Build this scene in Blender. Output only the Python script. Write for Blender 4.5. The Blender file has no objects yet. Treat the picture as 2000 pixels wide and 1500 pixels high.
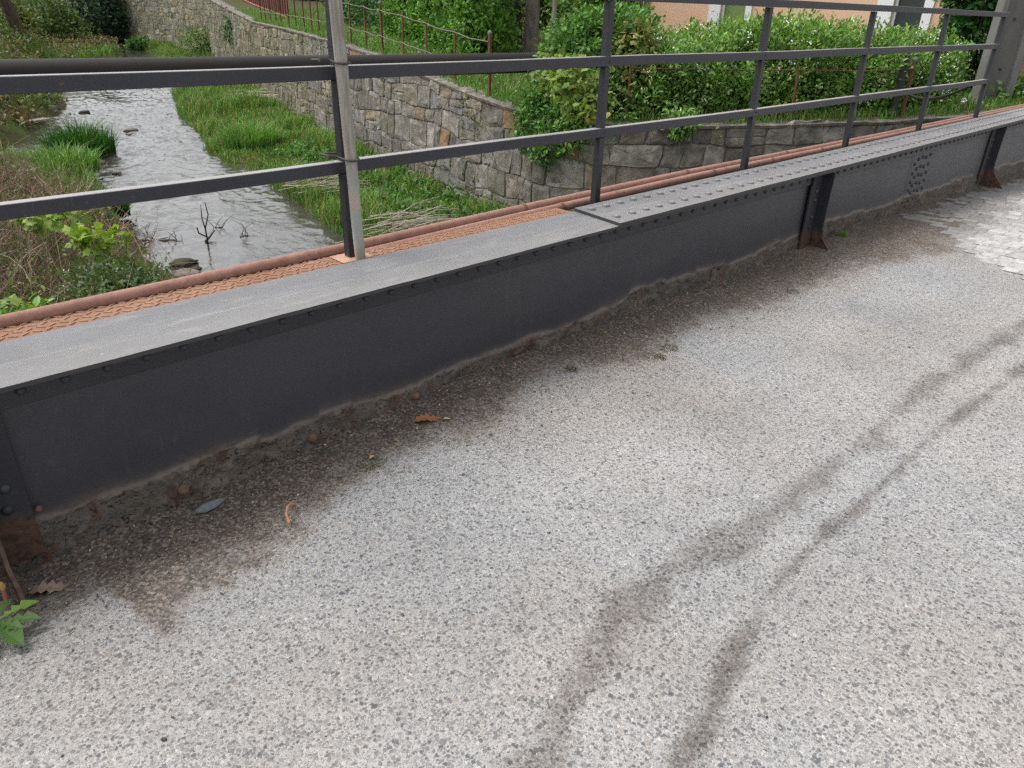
import bpy, math, random
import numpy as np
from mathutils import Matrix, Vector
from mathutils.geometry import delaunay_2d_cdt
S = bpy.context.scene
COL = S.collection
rng = np.random.default_rng(7)
random.seed(7)

# ------------------------------------------------------------------ camera
FOC = 1450.0                       # focal length in pixels of the 2000 px wide photograph
CAMH = 1.5
R = np.array([[0.71892844, -0.29796552, 0.62797966],
              [-0.69465681, -0.33967108, 0.63409421],
              [0.02436832, -0.89209871, -0.45118298]])   # world axes seen from the camera (right, down, forward)
cam = bpy.data.cameras.new("camera")
camo = bpy.data.objects.new("camera", cam)
COL.objects.link(camo)
m = Matrix.Identity(4)
for i in range(3):
    m[i][0] = R[i, 0]; m[i][1] = -R[i, 1]; m[i][2] = -R[i, 2]
m[2][3] = CAMH
camo.matrix_world = m
cam.sensor_width = 36; cam.lens = 36 * FOC / 2000
cam.clip_start = 0.05; cam.clip_end = 2000
S.camera = camo

def ray(px, py): return R @ np.array([px - 1000, py - 750, FOC])
def at_z(px, py, z=0.0):
    d = ray(px, py); t = (z - CAMH) / d[2]; return np.array([0, 0, CAMH]) + t * d
def at_y(px, py, y):
    d = ray(px, py); t = y / d[1]; return np.array([0, 0, CAMH]) + t * d
def at_w(px, py, off=0.0):         # on the gently sloping creek
    d = ray(px, py); t = (-2 + off - .12 - CAMH) / (d[2] - .012 * d[1]); return np.array([0, 0, CAMH]) + t * d
def at_f(px, py, fwd):             # at a distance along the view axis
    return np.array([0, 0, CAMH]) + ray(px, py) / FOC * fwd

# ------------------------------------------------------------------ light: bright overcast day
SUN_EL, SUN_ROT = math.radians(60), math.radians(322)
w = bpy.data.worlds.new("World"); S.world = w; w.use_nodes = True
nt = w.node_tree; bg = nt.nodes["Background"]
sky = nt.nodes.new("ShaderNodeTexSky"); sky.sky_type = 'NISHITA'; sky.sun_disc = False
sky.sun_elevation = SUN_EL; sky.sun_rotation = SUN_ROT; sky.dust_density = 4.0; sky.air_density = 1.0
hs = nt.nodes.new("ShaderNodeHueSaturation"); hs.inputs["Saturation"].default_value = 0.16; hs.inputs["Value"].default_value = 1.0
nt.links.new(sky.outputs[0], hs.inputs["Color"]); nt.links.new(hs.outputs[0], bg.inputs[0])
bg.inputs[1].default_value = 0.15
sl = bpy.data.lights.new("sun", 'SUN'); sl.energy = .75; sl.angle = math.radians(25); sl.color = (1.0, 0.955, 0.9)
so = bpy.data.objects.new("sun", sl); COL.objects.link(so)
sd = Vector((math.sin(SUN_ROT) * math.cos(SUN_EL), math.cos(SUN_ROT) * math.cos(SUN_EL), math.sin(SUN_EL)))
so.rotation_euler = sd.to_track_quat('Z', 'Y').to_euler(); so.location = (0, 0, 30)
S.view_settings.view_transform = 'Standard'; S.view_settings.look = 'None'
S.view_settings.exposure = 0.88; S.view_settings.gamma = 1
S.cycles.max_bounces = 6; S.cycles.transparent_max_bounces = 4
S.cycles.use_denoising = False

# ------------------------------------------------------------------ small noise in numpy
_T = rng.random((64, 64, 8))
def vnoise(x, y, k=0):
    x = np.asarray(x, float); y = np.asarray(y, float)
    xi = np.floor(x).astype(int); yi = np.floor(y).astype(int); fx = x - xi; fy = y - yi
    fx = fx * fx * (3 - 2 * fx); fy = fy * fy * (3 - 2 * fy); t = _T[:, :, k % 8]
    a = t[xi % 64, yi % 64]; b = t[(xi + 1) % 64, yi % 64]; c = t[xi % 64, (yi + 1) % 64]; d = t[(xi + 1) % 64, (yi + 1) % 64]
    return (a * (1 - fx) + b * fx) * (1 - fy) + (c * (1 - fx) + d * fx) * fy
def fbm(x, y, o=4, k=0):
    s = 0; a = .5
    for i in range(o):
        s = s + a * vnoise(x * 2 ** i + 7.3 * i, y * 2 ** i + 3.1 * i, k + i); a /= 2
    return s / (1 - .5 ** o)
def sstep(a, b, x):
    t = np.clip((x - a) / (b - a), 0, 1); return t * t * (3 - 2 * t)

# ------------------------------------------------------------------ objects
def tag(o, label=None, cat=None, group=None, kind=None):
    if label: o["label"] = label
    if cat: o["category"] = cat
    if group: o["group"] = group
    if kind: o["kind"] = kind
    return o
def empty(name, loc=(0, 0, 0), label=None, cat=None, group=None):
    o = bpy.data.objects.new(name, None); COL.objects.link(o); o.location = loc; o.empty_display_size = .1
    return tag(o, label, cat, group)
def link(name, me, parent=None):
    o = bpy.data.objects.new(name, me); COL.objects.link(o)
    if parent is not None:
        o.parent = parent
        o.matrix_parent_inverse = Matrix.Translation(parent.location).inverted() if parent.parent is None else Matrix.Identity(4)
    return o
def raw_mesh(name, V, loops, counts, mat, cols=None, smooth=False):
    me = bpy.data.meshes.new(name)
    V = np.ascontiguousarray(V, dtype=np.float32); loops = np.ascontiguousarray(loops, dtype=np.int32); counts = np.ascontiguousarray(counts, dtype=np.int32)
    me.vertices.add(len(V)); me.vertices.foreach_set("co", V.ravel())
    me.loops.add(len(loops)); me.loops.foreach_set("vertex_index", loops)
    me.polygons.add(len(counts)); st = np.concatenate([[0], np.cumsum(counts)[:-1]]).astype(np.int32)
    me.polygons.foreach_set("loop_start", st)
    try: me.polygons.foreach_set("loop_total", counts)
    except Exception: pass
    me.polygons.foreach_set("use_smooth", np.full(len(counts), bool(smooth)))
    if cols is not None:
        a = me.color_attributes.new("tint", 'FLOAT_COLOR', 'POINT')
        c = np.ones((len(V), 4), np.float32); c[:, :cols.shape[1]] = cols
        a.data.foreach_set("color", c.ravel())
    me.materials.append(mat); me.update(calc_edges=True); me.validate()
    return me
def fattr(me, name, v):
    a = me.attributes.new(name, 'FLOAT', 'POINT'); a.data.foreach_set("value", np.ascontiguousarray(v, dtype=np.float32).ravel())

class MB:
    "collects shapes and links them as ONE mesh object"
    def __init__(s): s.V = []; s.F = []; s.C = []; s.n = 0
    def add(s, V, F, col=None):
        V = np.asarray(V, float).reshape(-1, 3)
        for f in F: s.F.append(tuple(int(i) + s.n for i in f))
        s.V.append(V); s.n += len(V)
        s.C.append(np.tile(np.array(col if col is not None else (1, 1, 1), float), (len(V), 1)))
        return s
    def box(s, x0, x1, y0, y1, z0, z1, b=0.0, col=None):
        if b <= 0:
            V = [(x, y, z) for x in (x0, x1) for y in (y0, y1) for z in (z0, z1)]
            F = [(0, 1, 3, 2), (4, 6, 7, 5), (0, 4, 5, 1), (2, 3, 7, 6), (0, 2, 6, 4), (1, 5, 7, 3)]
            return s.add(V, F, col)
        b = min(b, (x1 - x0) * .45, (y1 - y0) * .45, (z1 - z0) * .45)
        V = []; idx = {}
        lo = (x0, y0, z0); hi = (x1, y1, z1)
        for sx in (0, 1):
            for sy in (0, 1):
                for sz in (0, 1):
                    for ax in range(3):
                        p = [hi[i] if (sx, sy, sz)[i] else lo[i] for i in range(3)]
                        for i in range(3):
                            if i != ax: p[i] += (-b if (sx, sy, sz)[i] else b)
                        idx[(sx, sy, sz, ax)] = len(V); V.append(p)
        F = []
        for ax in range(3):
            for sg in (0, 1):
                o = [i for i in range(3) if i != ax]; q = []
                for (a, c) in ((0, 0), (1, 0), (1, 1), (0, 1)):
                    k = [0, 0, 0]; k[ax] = sg; k[o[0]] = a; k[o[1]] = c; q.append(idx[(*k, ax)])
                F.append(q)
        for ax in range(3):
            o = [i for i in range(3) if i != ax]
            for a in (0, 1):
                for c in (0, 1):
                    k0 = [0, 0, 0]; k0[o[0]] = a; k0[o[1]] = c; k1 = list(k0); k1[ax] = 1
                    F.append((idx[(*k0, o[0])], idx[(*k1, o[0])], idx[(*k1, o[1])], idx[(*k0, o[1])]))
        for sx in (0, 1):
            for sy in (0, 1):
                for sz in (0, 1): F.append([idx[(sx, sy, sz, ax)] for ax in range(3)])
        return s.add(V, F, col)
    def tube(s, P, r, n=8, caps=True, col=None):
        P = np.asarray(P, float); k = len(P); r = np.broadcast_to(np.asarray(r, float), (k,))
        T = np.gradient(P, axis=0); T /= np.linalg.norm(T, axis=1)[:, None] + 1e-12
        up = np.array([0, 0, 1.]) if abs(T[0][2]) < .9 else np.array([1., 0, 0])
        V = []
        for i in range(k):
            u = np.cross(T[i], up); u /= np.linalg.norm(u) + 1e-12; v = np.cross(u, T[i]); up = v
            a = np.arange(n) * 2 * math.pi / n
            V.append(P[i] + r[i] * (np.cos(a)[:, None] * u + np.sin(a)[:, None] * v))
        V = np.concatenate(V); F = []
        for i in range(k - 1):
            for j in range(n):
                F.append((i * n + j, i * n + (j + 1) % n, (i + 1) * n + (j + 1) % n, (i + 1) * n + j))
        if caps: F.append(tuple(range(n))[::-1]); F.append(tuple((k - 1) * n + j for j in range(n)))
        return s.add(V, F, col)
    def dome(s, c, r, hgt, axis=2, sign=1, n=10, col=None):
        V = []; o = [i for i in range(3) if i != axis]
        rings = ((1.0, 0.0), (.93, .42), (.7, .76), (.36, .95))
        for (rr, hh) in rings:
            for j in range(n):
                a = 2 * math.pi * j / n; p = [0, 0, 0]
                p[o[0]] = rr * r * math.cos(a); p[o[1]] = rr * r * math.sin(a); p[axis] = sign * hh * hgt; V.append(p)
        p = [0, 0, 0]; p[axis] = sign * hgt; V.append(p); V = np.array(V) + np.array(c)
        F = []
        for i in range(3):
            for j in range(n): F.append((i * n + j, i * n + (j + 1) % n, (i + 1) * n + (j + 1) % n, (i + 1) * n + j))
        for j in range(n): F.append((3 * n + j, 3 * n + (j + 1) % n, 4 * n))
        return s.add(V, F, col)
    def build(s, name, mat, parent=None, smooth=False, bevel=0):
        V = np.concatenate(s.V); C = np.concatenate(s.C)
        me = raw_mesh(name, V, [i for f in s.F for i in f], [len(f) for f in s.F], mat, C, smooth)
        import bmesh
        b = bmesh.new(); b.from_mesh(me); bmesh.ops.recalc_face_normals(b, faces=b.faces); b.to_mesh(me); b.free()
        o = link(name, me, parent)
        if smooth and hasattr(me, "set_sharp_from_angle"): me.set_sharp_from_angle(angle=math.radians(40))
        if bevel:
            md = o.modifiers.new("edge", 'BEVEL'); md.width = bevel; md.segments = 1; md.limit_method = 'ANGLE'
        return o

# ------------------------------------------------------------------ materials
class Mat:
    def __init__(s, name):
        s.m = bpy.data.materials.new(name); s.m.use_nodes = True; s.t = s.m.node_tree
        s.p = s.t.nodes["Principled BSDF"]; s.out = s.t.nodes["Material Output"]
        s._co = None
    def n(s, typ, ins=None, **kw):
        nd = s.t.nodes.new("ShaderNode" + typ)
        for k, v in kw.items(): setattr(nd, k, v)
        for k, v in (ins or {}).items(): s.set(nd.inputs[k], v)
        return nd
    def set(s, sock, v):
        if isinstance(v, bpy.types.NodeSocket): s.t.links.new(v, sock)
        elif hasattr(v, "outputs"): s.t.links.new(v.outputs[0], sock)
        else:
            if isinstance(v, (tuple, list)) and len(v) == 3 and sock.type == 'RGBA': v = (*v, 1)
            sock.default_value = v
    @property
    def co(s):
        if s._co is None: s._co = s.n("TexCoord").outputs["Object"]
        return s._co
    def scaled(s, sc): return s.n("VectorMath", {0: s.co, 1: sc}, operation='MULTIPLY').outputs[0]
    def noise(s, scale, detail=4, rough=.55, vec=None, dist=0.0):
        return s.n("TexNoise", {"Vector": vec if vec is not None else s.co, "Scale": scale, "Detail": detail, "Roughness": rough, "Distortion": dist}).outputs[0]
    def ramp(s, fac, stops, interp='LINEAR'):
        nd = s.n("ValToRGB", {"Fac": fac}); cr = nd.color_ramp; cr.interpolation = interp
        while len(cr.elements) < len(stops): cr.elements.new(.5)
        for e, (p, c) in zip(cr.elements, stops):
            e.position = p; e.color = (*c, 1) if isinstance(c, (tuple, list)) else (c, c, c, 1)
        return nd.outputs[0]
    def mix(s, f, a, b, mode='MIX'):
        nd = s.n("Mix", data_type='RGBA', blend_type=mode); nd.clamp_factor = True
        s.set(nd.inputs[0], f); s.set(nd.inputs[6], a); s.set(nd.inputs[7], b); return nd.outputs[2]
    def math(s, op, a, b=0.0, c=0.0, clamp=False):
        nd = s.n("Math", {0: a, 1: b, 2: c}, operation=op); nd.use_clamp = clamp; return nd.outputs[0]
    def attr(s, name, fac=True):
        nd = s.n("Attribute", attribute_name=name); return nd.outputs["Fac"] if fac else nd.outputs["Color"]
    def bump(s, h, strength=.3, dist=.01, nrm=None):
        ins = {"Height": h, "Strength": strength, "Distance": dist}
        if nrm is not None: ins["Normal"] = nrm
        return s.n("Bump", ins).outputs[0]
    def fin(s, col=None, rough=None, nrm=None, spec=None, metal=None):
        if col is not None: s.set(s.p.inputs["Base Color"], col)
        if rough is not None: s.set(s.p.inputs["Roughness"], rough)
        if nrm is not None: s.set(s.p.inputs["Normal"], nrm)
        if spec is not None: s.set(s.p.inputs["Specular IOR Level"], spec)
        if metal is not None: s.set(s.p.inputs["Metallic"], metal)
        return s.m

def mat_leaf(name, transl=.35, rough=.5, spec=.3):
    M = Mat(name); c = M.attr("tint", False)
    M.fin(c, rough, spec=spec)
    tr = M.n("BsdfTranslucent", {"Color": M.mix(1.0, c, (1.0, 1.1, .5), 'MULTIPLY')})
    mx = M.n("MixShader", {0: transl, 1: M.p.outputs[0], 2: tr.outputs[0]})
    M.t.links.new(mx.outputs[0], M.out.inputs[0]); return M.m
def mat_tint(name, rough=.8, nscale=20, amt=.5, bumps=.3, bd=.01, spec=.2, vec=None):
    M = Mat(name); c = M.attr("tint", False); sc = M.scaled(vec) if vec else None
    n1 = M.noise(nscale, 5, .6, sc); f = M.ramp(n1, [(.25, 1 - amt), (.75, 1 + amt * .6)])
    return M.fin(M.mix(1.0, c, f, 'MULTIPLY'), rough, M.bump(n1, bumps, bd), spec)

def mat_paint(name, base, dust=0.0, rough=.42, flakes=True):
    M = Mat(name)
    n1 = M.noise(3.0, 5); n2 = M.noise(60, 3); n3 = M.noise(220, 2)
    c = M.mix(n1, tuple(b * .8 for b in base), tuple(b * 1.25 for b in base))
    sp = M.ramp(M.noise(130, 2, .6, M.scaled((1, 1, .5))), [(.66, 0), (.74, 1)])
    c = M.mix(M.math('MULTIPLY', sp, .35), c, (.16, .155, .15))
    if flakes:
        ru = M.ramp(M.noise(9, 6, .7), [(.685, 0), (.70, 1)]); c = M.mix(M.math('MULTIPLY', ru, .8), c, (.11, .05, .03))
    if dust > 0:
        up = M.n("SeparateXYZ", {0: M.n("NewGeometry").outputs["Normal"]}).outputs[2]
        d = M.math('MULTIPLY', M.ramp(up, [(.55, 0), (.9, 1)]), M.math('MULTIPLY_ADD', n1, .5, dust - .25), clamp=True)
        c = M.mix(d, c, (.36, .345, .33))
    r = M.math('MULTIPLY_ADD', n2, .25, rough - .12)
    return M.fin(c, r, M.bump(M.math('ADD', n2, M.math('MULTIPLY', n3, .4)), .35, .004), .5)

def mat_rust(name, a, b, pale=0.0, sc=30, spec=.2, lift=0):
    M = Mat(name); n1 = M.noise(4, 5); n2 = M.noise(sc, 6, .65); n3 = M.noise(sc * 6, 2)
    c = M.mix(M.ramp(n1, [(.3, 0), (.7, 1)]), a, b)
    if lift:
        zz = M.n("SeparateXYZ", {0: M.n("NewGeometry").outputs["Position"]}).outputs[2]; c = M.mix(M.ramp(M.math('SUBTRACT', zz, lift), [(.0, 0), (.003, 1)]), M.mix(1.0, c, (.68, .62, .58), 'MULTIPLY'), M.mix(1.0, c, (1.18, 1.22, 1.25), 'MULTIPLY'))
    c = M.mix(M.ramp(n2, [(.45, 0), (.8, .7)]), c, tuple(x * .45 for x in a))
    c = M.mix(M.ramp(n3, [(.62, 0), (.75, .55)]), c, tuple(min(1, x * 1.7) for x in b))
    if pale > 0:
        c = M.mix(M.ramp(M.noise(7, 6, .7, M.scaled((.5, 1, 1))), [(.70 - pale, 0), (.72 - pale, 1)]), c, (.62, .55, .48))
    return M.fin(c, .85, M.bump(n2, .4, .004), spec)

GREY = (.030, .031, .041)
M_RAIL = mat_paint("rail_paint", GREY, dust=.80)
M_POST = mat_paint("post_paint", (.024, .025, .031))
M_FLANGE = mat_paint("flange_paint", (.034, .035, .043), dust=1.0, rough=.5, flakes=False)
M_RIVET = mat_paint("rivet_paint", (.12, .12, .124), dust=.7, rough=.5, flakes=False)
M_ARIV = mat_paint("angle_rivet_paint", (.043, .044, .057), 0, .5, False)
M_RUSTPIPE = mat_rust("pipe_rust", (.29, .162, .128), (.37, .21, .168), pale=.0)
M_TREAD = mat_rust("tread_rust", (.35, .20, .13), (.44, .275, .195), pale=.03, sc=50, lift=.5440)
M_RUSTRIV = mat_rust("rivet_rust", (.17, .10, .075), (.22, .13, .09), sc=60)
M_LEAF = mat_leaf("leaf"); M_GRASS = mat_leaf("grass_blade", .3, .55, .2)
M_DRY = mat_tint("dry_leaf", .8, 60, .35, .4, .002)
M_TWIG = mat_tint("twig", .85, 40, .4, .3, .003)
M_BARK = mat_tint("bark", .9, 14, .6, .8, .03, vec=(1, 1, .25))
M_STONE = mat_tint("stone", .9, 9, .55, .7, .03)
M_PEB = mat_tint("pebble", .75, 80, .3, .2, .002)
M_PETAL = mat_tint("petal", .6, 20, .05, 0, .001)

# ------------------------------------------------------------------ road
def poly_interp(pts, x):
    p = np.array(pts, float); return np.interp(x, p[:, 0], p[:, 1])
DIRT = [(-4, 1.9), (.1, 1.97), (.32, 1.98), (.37, 1.64), (.53, 1.68), (.71, 1.72), (.96, 1.80), (1.24, 1.87), (1.51, 1.76), (1.78, 1.78), (2.22, 1.9), (2.48, 1.83), (2.9, 1.75), (3.62, 1.8), (4.02, 1.72), (4.98, 1.74), (5.68, 1.6), (6.03, 1.5), (7, 1.66), (8.4, 1.75), (16, 1.8)]
BASEZ = [(-4, -.06), (.3, -.075), (.5, -.05), (.75, -.07), (1.0, -.045), (1.25, -.035), (1.65, .005), (2.1, .02), (2.6, .012), (3.6, .02), (4.7, .0), (5.1, .015), (5.8, .02), (7.0, -.025), (8.2, -.055), (11, -.17), (17, -.3)]
STREAK1 = np.array([(5.6, .70), (4.69, .74), (4.01, .79), (3.46, .84), (2.82, .81), (2.22, .83), (1.76, .85), (1.54, .89), (1.3, .88), (1.11, .82), (.89, .74), (.7, .66)])
STREAK2 = np.array([(5.0, .5), (4.08, .58), (3.47, .63), (2.66, .65), (2.24, .65), (1.77, .65), (1.45, .59), (1.27, .54), (1.1, .51), (.9, .46)])
def road_z(x, y):
    b = poly_interp(BASEZ, x)
    far = np.where(x > 6.5, b, 0) * sstep(-1, 1.5, y)
    z = far + (b - far) * sstep(1.75, 2.22, y)
    d = sstep(0, .35, y - poly_interp(DIRT, x))
    z = z + d * (fbm(x * 9, y * 9, 4, 2) - .5) * .022 + (fbm(x * 2.3, y * 2.3, 2, 4) - .5) * .012
    return z
def seg_dist(x, y, P):
    best = np.full(x.shape, 1e9)
    for a, b in zip(P[:-1], P[1:]):
        ab = b - a; t = np.clip(((x - a[0]) * ab[0] + (y - a[1]) * ab[1]) / (ab @ ab), 0, 1)
        best = np.minimum(best, np.hypot(x - a[0] - t * ab[0], y - a[1] - t * ab[1]))
    return best
def grid_mesh(name, X, Y, Z, mat, smooth=True):
    ny, nx = X.shape
    V = np.stack([X, Y, Z], -1).reshape(-1, 3)
    i = np.arange(nx - 1)[None, :] + np.arange(ny - 1)[:, None] * nx
    F = np.stack([i, i + 1, i + 1 + nx, i + nx], -1).reshape(-1, 4)
    return raw_mesh(name, V, F.ravel(), np.full(len(F), 4), mat, None, smooth)
xs = np.concatenate([np.linspace(-12, -.6, 24)[:-1], np.arange(-.6, 3.6, .017), np.arange(3.6, 7.6, .03), np.linspace(7.6, 24, 90)])
ys = np.concatenate([np.linspace(-9, -.4, 20)[:-1], np.arange(-.4, 1.3, .03), np.arange(1.3, 2.41, .012)])
X, Y = np.meshgrid(xs, ys); Z = road_z(X, Y)
def mat_road():
    M = Mat("worn_asphalt")
    wob = M.n("VectorMath", {0: M.co, 1: M.n("VectorMath", {0: M.n("TexNoise", {"Vector": M.co, "Scale": 160.0, "Detail": 2}).outputs["Color"], 1: (.0075, .0075, .0)}, operation='MULTIPLY').outputs[0]}, operation='ADD').outputs[0]
    def chips(scale, lo, hi):
        v = M.n("TexVoronoi", {"Vector": wob, "Scale": scale, "Randomness": 1.0}, feature='F1')
        sep = M.n("SeparateColor", {0: v.outputs["Color"]})
        thr = M.n("MapRange", {0: sep.outputs[0], 1: 0.0, 2: 1.0, 3: lo, 4: hi}).outputs[0]
        mask = M.n("MapRange", {0: M.math('SUBTRACT', thr, v.outputs["Distance"]), 1: -.05, 2: .09, 3: 0.0, 4: 1.0}).outputs[0]
        return v, sep, mask
    v1, s1, m1 = chips(104.0, .28, .66)
    v2, s2, m2 = chips(215.0, .26, .66)
    v3, s3, m3 = chips(52.0, -1.15, .47)
    big = M.noise(1.1, 4); med = M.noise(14, 4)
    mort = M.mix(M.noise(90, 3), (.285, .283, .278), (.445, .44, .434))
    pal = [(0, (.115, .116, .12)), (.25, (.175, .175, .178)), (.5, (.235, .233, .230)), (.78, (.31, .302, .29)), (.94, (.35, .325, .30)), (1, (.5, .485, .47))]
    c = M.mix(M.math('MULTIPLY', m2, .9), mort, M.ramp(s2.outputs[1], pal))
    c = M.mix(m1, c, M.ramp(s1.outputs[1], pal))
    c = M.mix(m3, c, M.ramp(s3.outputs[1], [(0, (.10, .105, .115)), (.5, (.2, .195, .19)), (.8, (.29, .27, .25)), (.9, (.33, .275, .235)), (1, (.46, .44, .42))]))
    c = M.mix(1.0, c, M.ramp(big, [(.3, .82), (.7, 1.12)]), 'MULTIPLY')
    # oily drip streaks down the lane
    c = M.mix(M.ramp(M.noise(.9, 3, .5), [(.35, 0), (.65, 1)]), M.mix(1.0, c, (.985, 1.0, 1.02), 'MULTIPLY'), M.mix(1.0, c, (1.02, .98, .945), 'MULTIPLY'))
    c = M.mix(1.0, c, M.ramp(M.noise(420, 3, .7), [(.25, .72), (.75, 1.22)]), 'MULTIPLY')
    st = M.math('SUBTRACT', M.math('MULTIPLY', M.attr("stain"), 1.75), M.math('MULTIPLY_ADD', s1.outputs[2], .45, M.math('MULTIPLY', M.noise(11, 6, .7), .78)), clamp=True)
    c = M.mix(st, c, M.mix(1.0, c, (.48, .45, .43), 'MULTIPLY'))
    # soil swept against the girder
    gr = M.n("TexVoronoi", {"Vector": wob, "Scale": 120.0}); gs = M.n("SeparateColor", {0: gr.outputs["Color"]})
    soil = M.mix(M.noise(7, 5, .65), (.070, .056, .046), (.195, .160, .133))
    soil = M.mix(.8, soil, M.mix(1.0, soil, M.ramp(gs.outputs[1], [(0, .22), (.45, .8), (.8, 1.5), (1, 2.8)]), 'MULTIPLY'))
    soil = M.mix(M.ramp(M.noise(220, 3, .7), [(.5, 0), (.75, .5)]), soil, (.20, .172, .148))
    soil = M.mix(M.math('MULTIPLY', M.ramp(M.noise(5.5, 5, .65), [(.60, 0), (.70, 1)]), .55), soil, (.055, .062, .02))
    d = M.attr("dirt"); hole = M.math('SUBTRACT', M.math('MULTIPLY', d, 3.6), M.math('MULTIPLY_ADD', s1.outputs[2], 1.15, M.math('MULTIPLY', s2.outputs[2], .7)))
    c = M.mix(M.math('MULTIPLY', M.math('SUBTRACT', hole, M.math('MULTIPLY', M.noise(30, 5), .5), clamp=True), .93), M.mix(M.math('MULTIPLY', d, 1.2, clamp=True), c, M.mix(1.0, c, (.78, .71, .66), 'MULTIPLY')), soil)
    h = M.math('ADD', M.math('MULTIPLY', m1, .6), M.math('ADD', M.math('MULTIPLY', m2, .35), m3))
    h = M.math('ADD', h, M.math('MULTIPLY', M.noise(400, 2), .35))
    return M.fin(c, .88, M.bump(h, .5, .0035), .25)
M_ROAD = mat_road()
me = grid_mesh("road", X, Y, Z, M_ROAD)
dd = Y - poly_interp(DIRT, X) + (fbm(X * 4, Y * 4, 4, 1) - .5) * np.interp(X, [.2, 1, 2], [.16, .25, .36]) - np.interp(X, [.8, 1.2, 5, 6], [0, .07, .07, 0]) + (fbm(X * 24, Y * 24, 3, 5) - .5) * .12
dirt = (.54 * sstep(np.interp(X, [.4, 1], [-.03, -.10]), np.interp(X, [.4, 1], [.04, .12]), dd) + .50 * sstep(.08, .40, dd)) * (.72 + .5 * fbm(X * 9, Y * 9, 4, 7))
s1 = 1 - sstep(.0, .13, seg_dist(X, Y, STREAK1) + (fbm(X * 5, Y * 7, 5, 3) - .5) * .15)
s2 = 1 - sstep(.0, .068, seg_dist(X, Y, STREAK2) + (fbm(X * 6, Y * 8, 5, 6) - .5) * .085)
fattr(me, "dirt", dirt); fattr(me, "stain", np.clip(s1 * .75 + s2 * .85, 0, 1))
tag(link("road", me), kind="structure")

# setts of the far carriageway
SETT_EDGE = [(-3, 3.6), (-.6, 4.4), (.3, 5.0), (.97, 5.61), (1.39, 5.98), (1.58, 6.15), (1.9, 6.75), (2.1, 6.8), (2.26, 6.8)]   # y -> x
b = MB()
k = 0
x = 3.7
while x < 15:
    wx = .092 + random.random() * .014; y = -2.5 + random.random() * .1
    while y < 2.24:
        wy = .095 + random.random() * .035
        e = np.interp(y + wy / 2, [p[0] for p in SETT_EDGE], [p[1] for p in SETT_EDGE]) + .05 * math.sin(y * 9)
        soiled = float(sstep(-.15, .2, (y + wy / 2) - poly_interp(DIRT, x) + (fbm(x * 3, y * 3, 3, 1) - .5) * .7))
        if x > e and y + wy < 2.27 and not (y > 1.75 and random.random() < .2 * (x < 7.5)):
            z = float(road_z(np.array(x + wx / 2), np.array(y + wy / 2))); t = .005 + random.random() * .0035 - soiled * .003
            g = random.uniform(.36, .50); cc = np.array((g, g * .97, g * .94)) * (1 - soiled * .45) + np.array((.1, .08, .06)) * soiled * .25
            b.box(x, x + wx, y, y + wy, z - .07, z + t - .0025, 0, cc * .86)
            b.box(x, x + wx - .006, y, y + wy - .006, z - .06, z + t, .005, cc)
        y += wy
    x += wx
    k += 1
tag(b.build("sett_paving", mat_tint("sett_granite", .8, 30, .35, .5, .006)), kind="structure")

# loose grit and pebbles
def icos():
    t = (1 + 5 ** .5) / 2
    V = np.array([(-1, t, 0), (1, t, 0), (-1, -t, 0), (1, -t, 0), (0, -1, t), (0, 1, t), (0, -1, -t), (0, 1, -t), (t, 0, -1), (t, 0, 1), (-t, 0, -1), (-t, 0, 1)]) / math.hypot(1, t)
    F = [(0, 11, 5), (0, 5, 1), (0, 1, 7), (0, 7, 10), (0, 10, 11), (1, 5, 9), (5, 11, 4), (11, 10, 2), (10, 7, 6), (7, 1, 8), (3, 9, 4), (3, 4, 2), (3, 2, 6), (3, 6, 8), (3, 8, 9), (4, 9, 5), (2, 4, 11), (6, 2, 10), (8, 6, 7), (9, 8, 1)]
    return V, np.array(F)
IV, IF = icos()
def rand_rot(n):
    q = rng.normal(size=(n, 4)); q /= np.linalg.norm(q, axis=1)[:, None]; a, b_, c, d = q.T
    return np.stack([np.stack([1 - 2 * (c * c + d * d), 2 * (b_ * c - a * d), 2 * (b_ * d + a * c)], -1),
                     np.stack([2 * (b_ * c + a * d), 1 - 2 * (b_ * b_ + d * d), 2 * (c * d - a * b_)], -1),
                     np.stack([2 * (b_ * d - a * c), 2 * (c * d + a * b_), 1 - 2 * (b_ * b_ + c * c)], -1)], 1)
def scatter(name, P, Rm, sc, TV, TF, cols, mat, parent=None, smooth=False):
    "many copies of one small template in one mesh"
    n = len(P); k = len(TV)
    V = np.einsum('nij,nkj->nki', Rm, TV[None] * (sc[:, None, None] if sc.ndim == 1 else sc[:, None, :])) + P[:, None, :]
    if isinstance(TF, np.ndarray):
        F = (TF[None] + (np.arange(n) * k)[:, None, None]).reshape(-1); cnt = np.full(n * len(TF), TF.shape[1])
    else:
        fl = np.array([i for f in TF for i in f]); F = (fl[None] + (np.arange(n) * k)[:, None]).reshape(-1); cnt = np.tile([len(f) for f in TF], n)
    me = raw_mesh(name, V.reshape(-1, 3), F, cnt, mat, np.repeat(cols, k, 0), smooth)
    return link(name, me, parent)
def pick(n, pal, jit=.12):
    pal = np.array(pal); c = pal[rng.integers(0, len(pal), n)]
    return np.clip(c * (1 + rng.normal(0, jit, (n, 1))) * (1 + rng.normal(0, jit * .35, (n, 3))), .004, .95)
n = 5200
gx = np.concatenate([rng.uniform(-.2, 5.5, n - 700), rng.uniform(0, 4, 700)])
gy = np.concatenate([2.27 - np.abs(rng.normal(0, .24, n - 700)), rng.uniform(.1, 1.9, 700)])
gx = gx[gy > -.2]; gy = gy[gy > -.2]; n = len(gx)
sz = rng.gamma(2.0, .0008, n) + .0010
P = np.stack([gx, gy, road_z(gx, gy) + sz * .25], 1)
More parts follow.
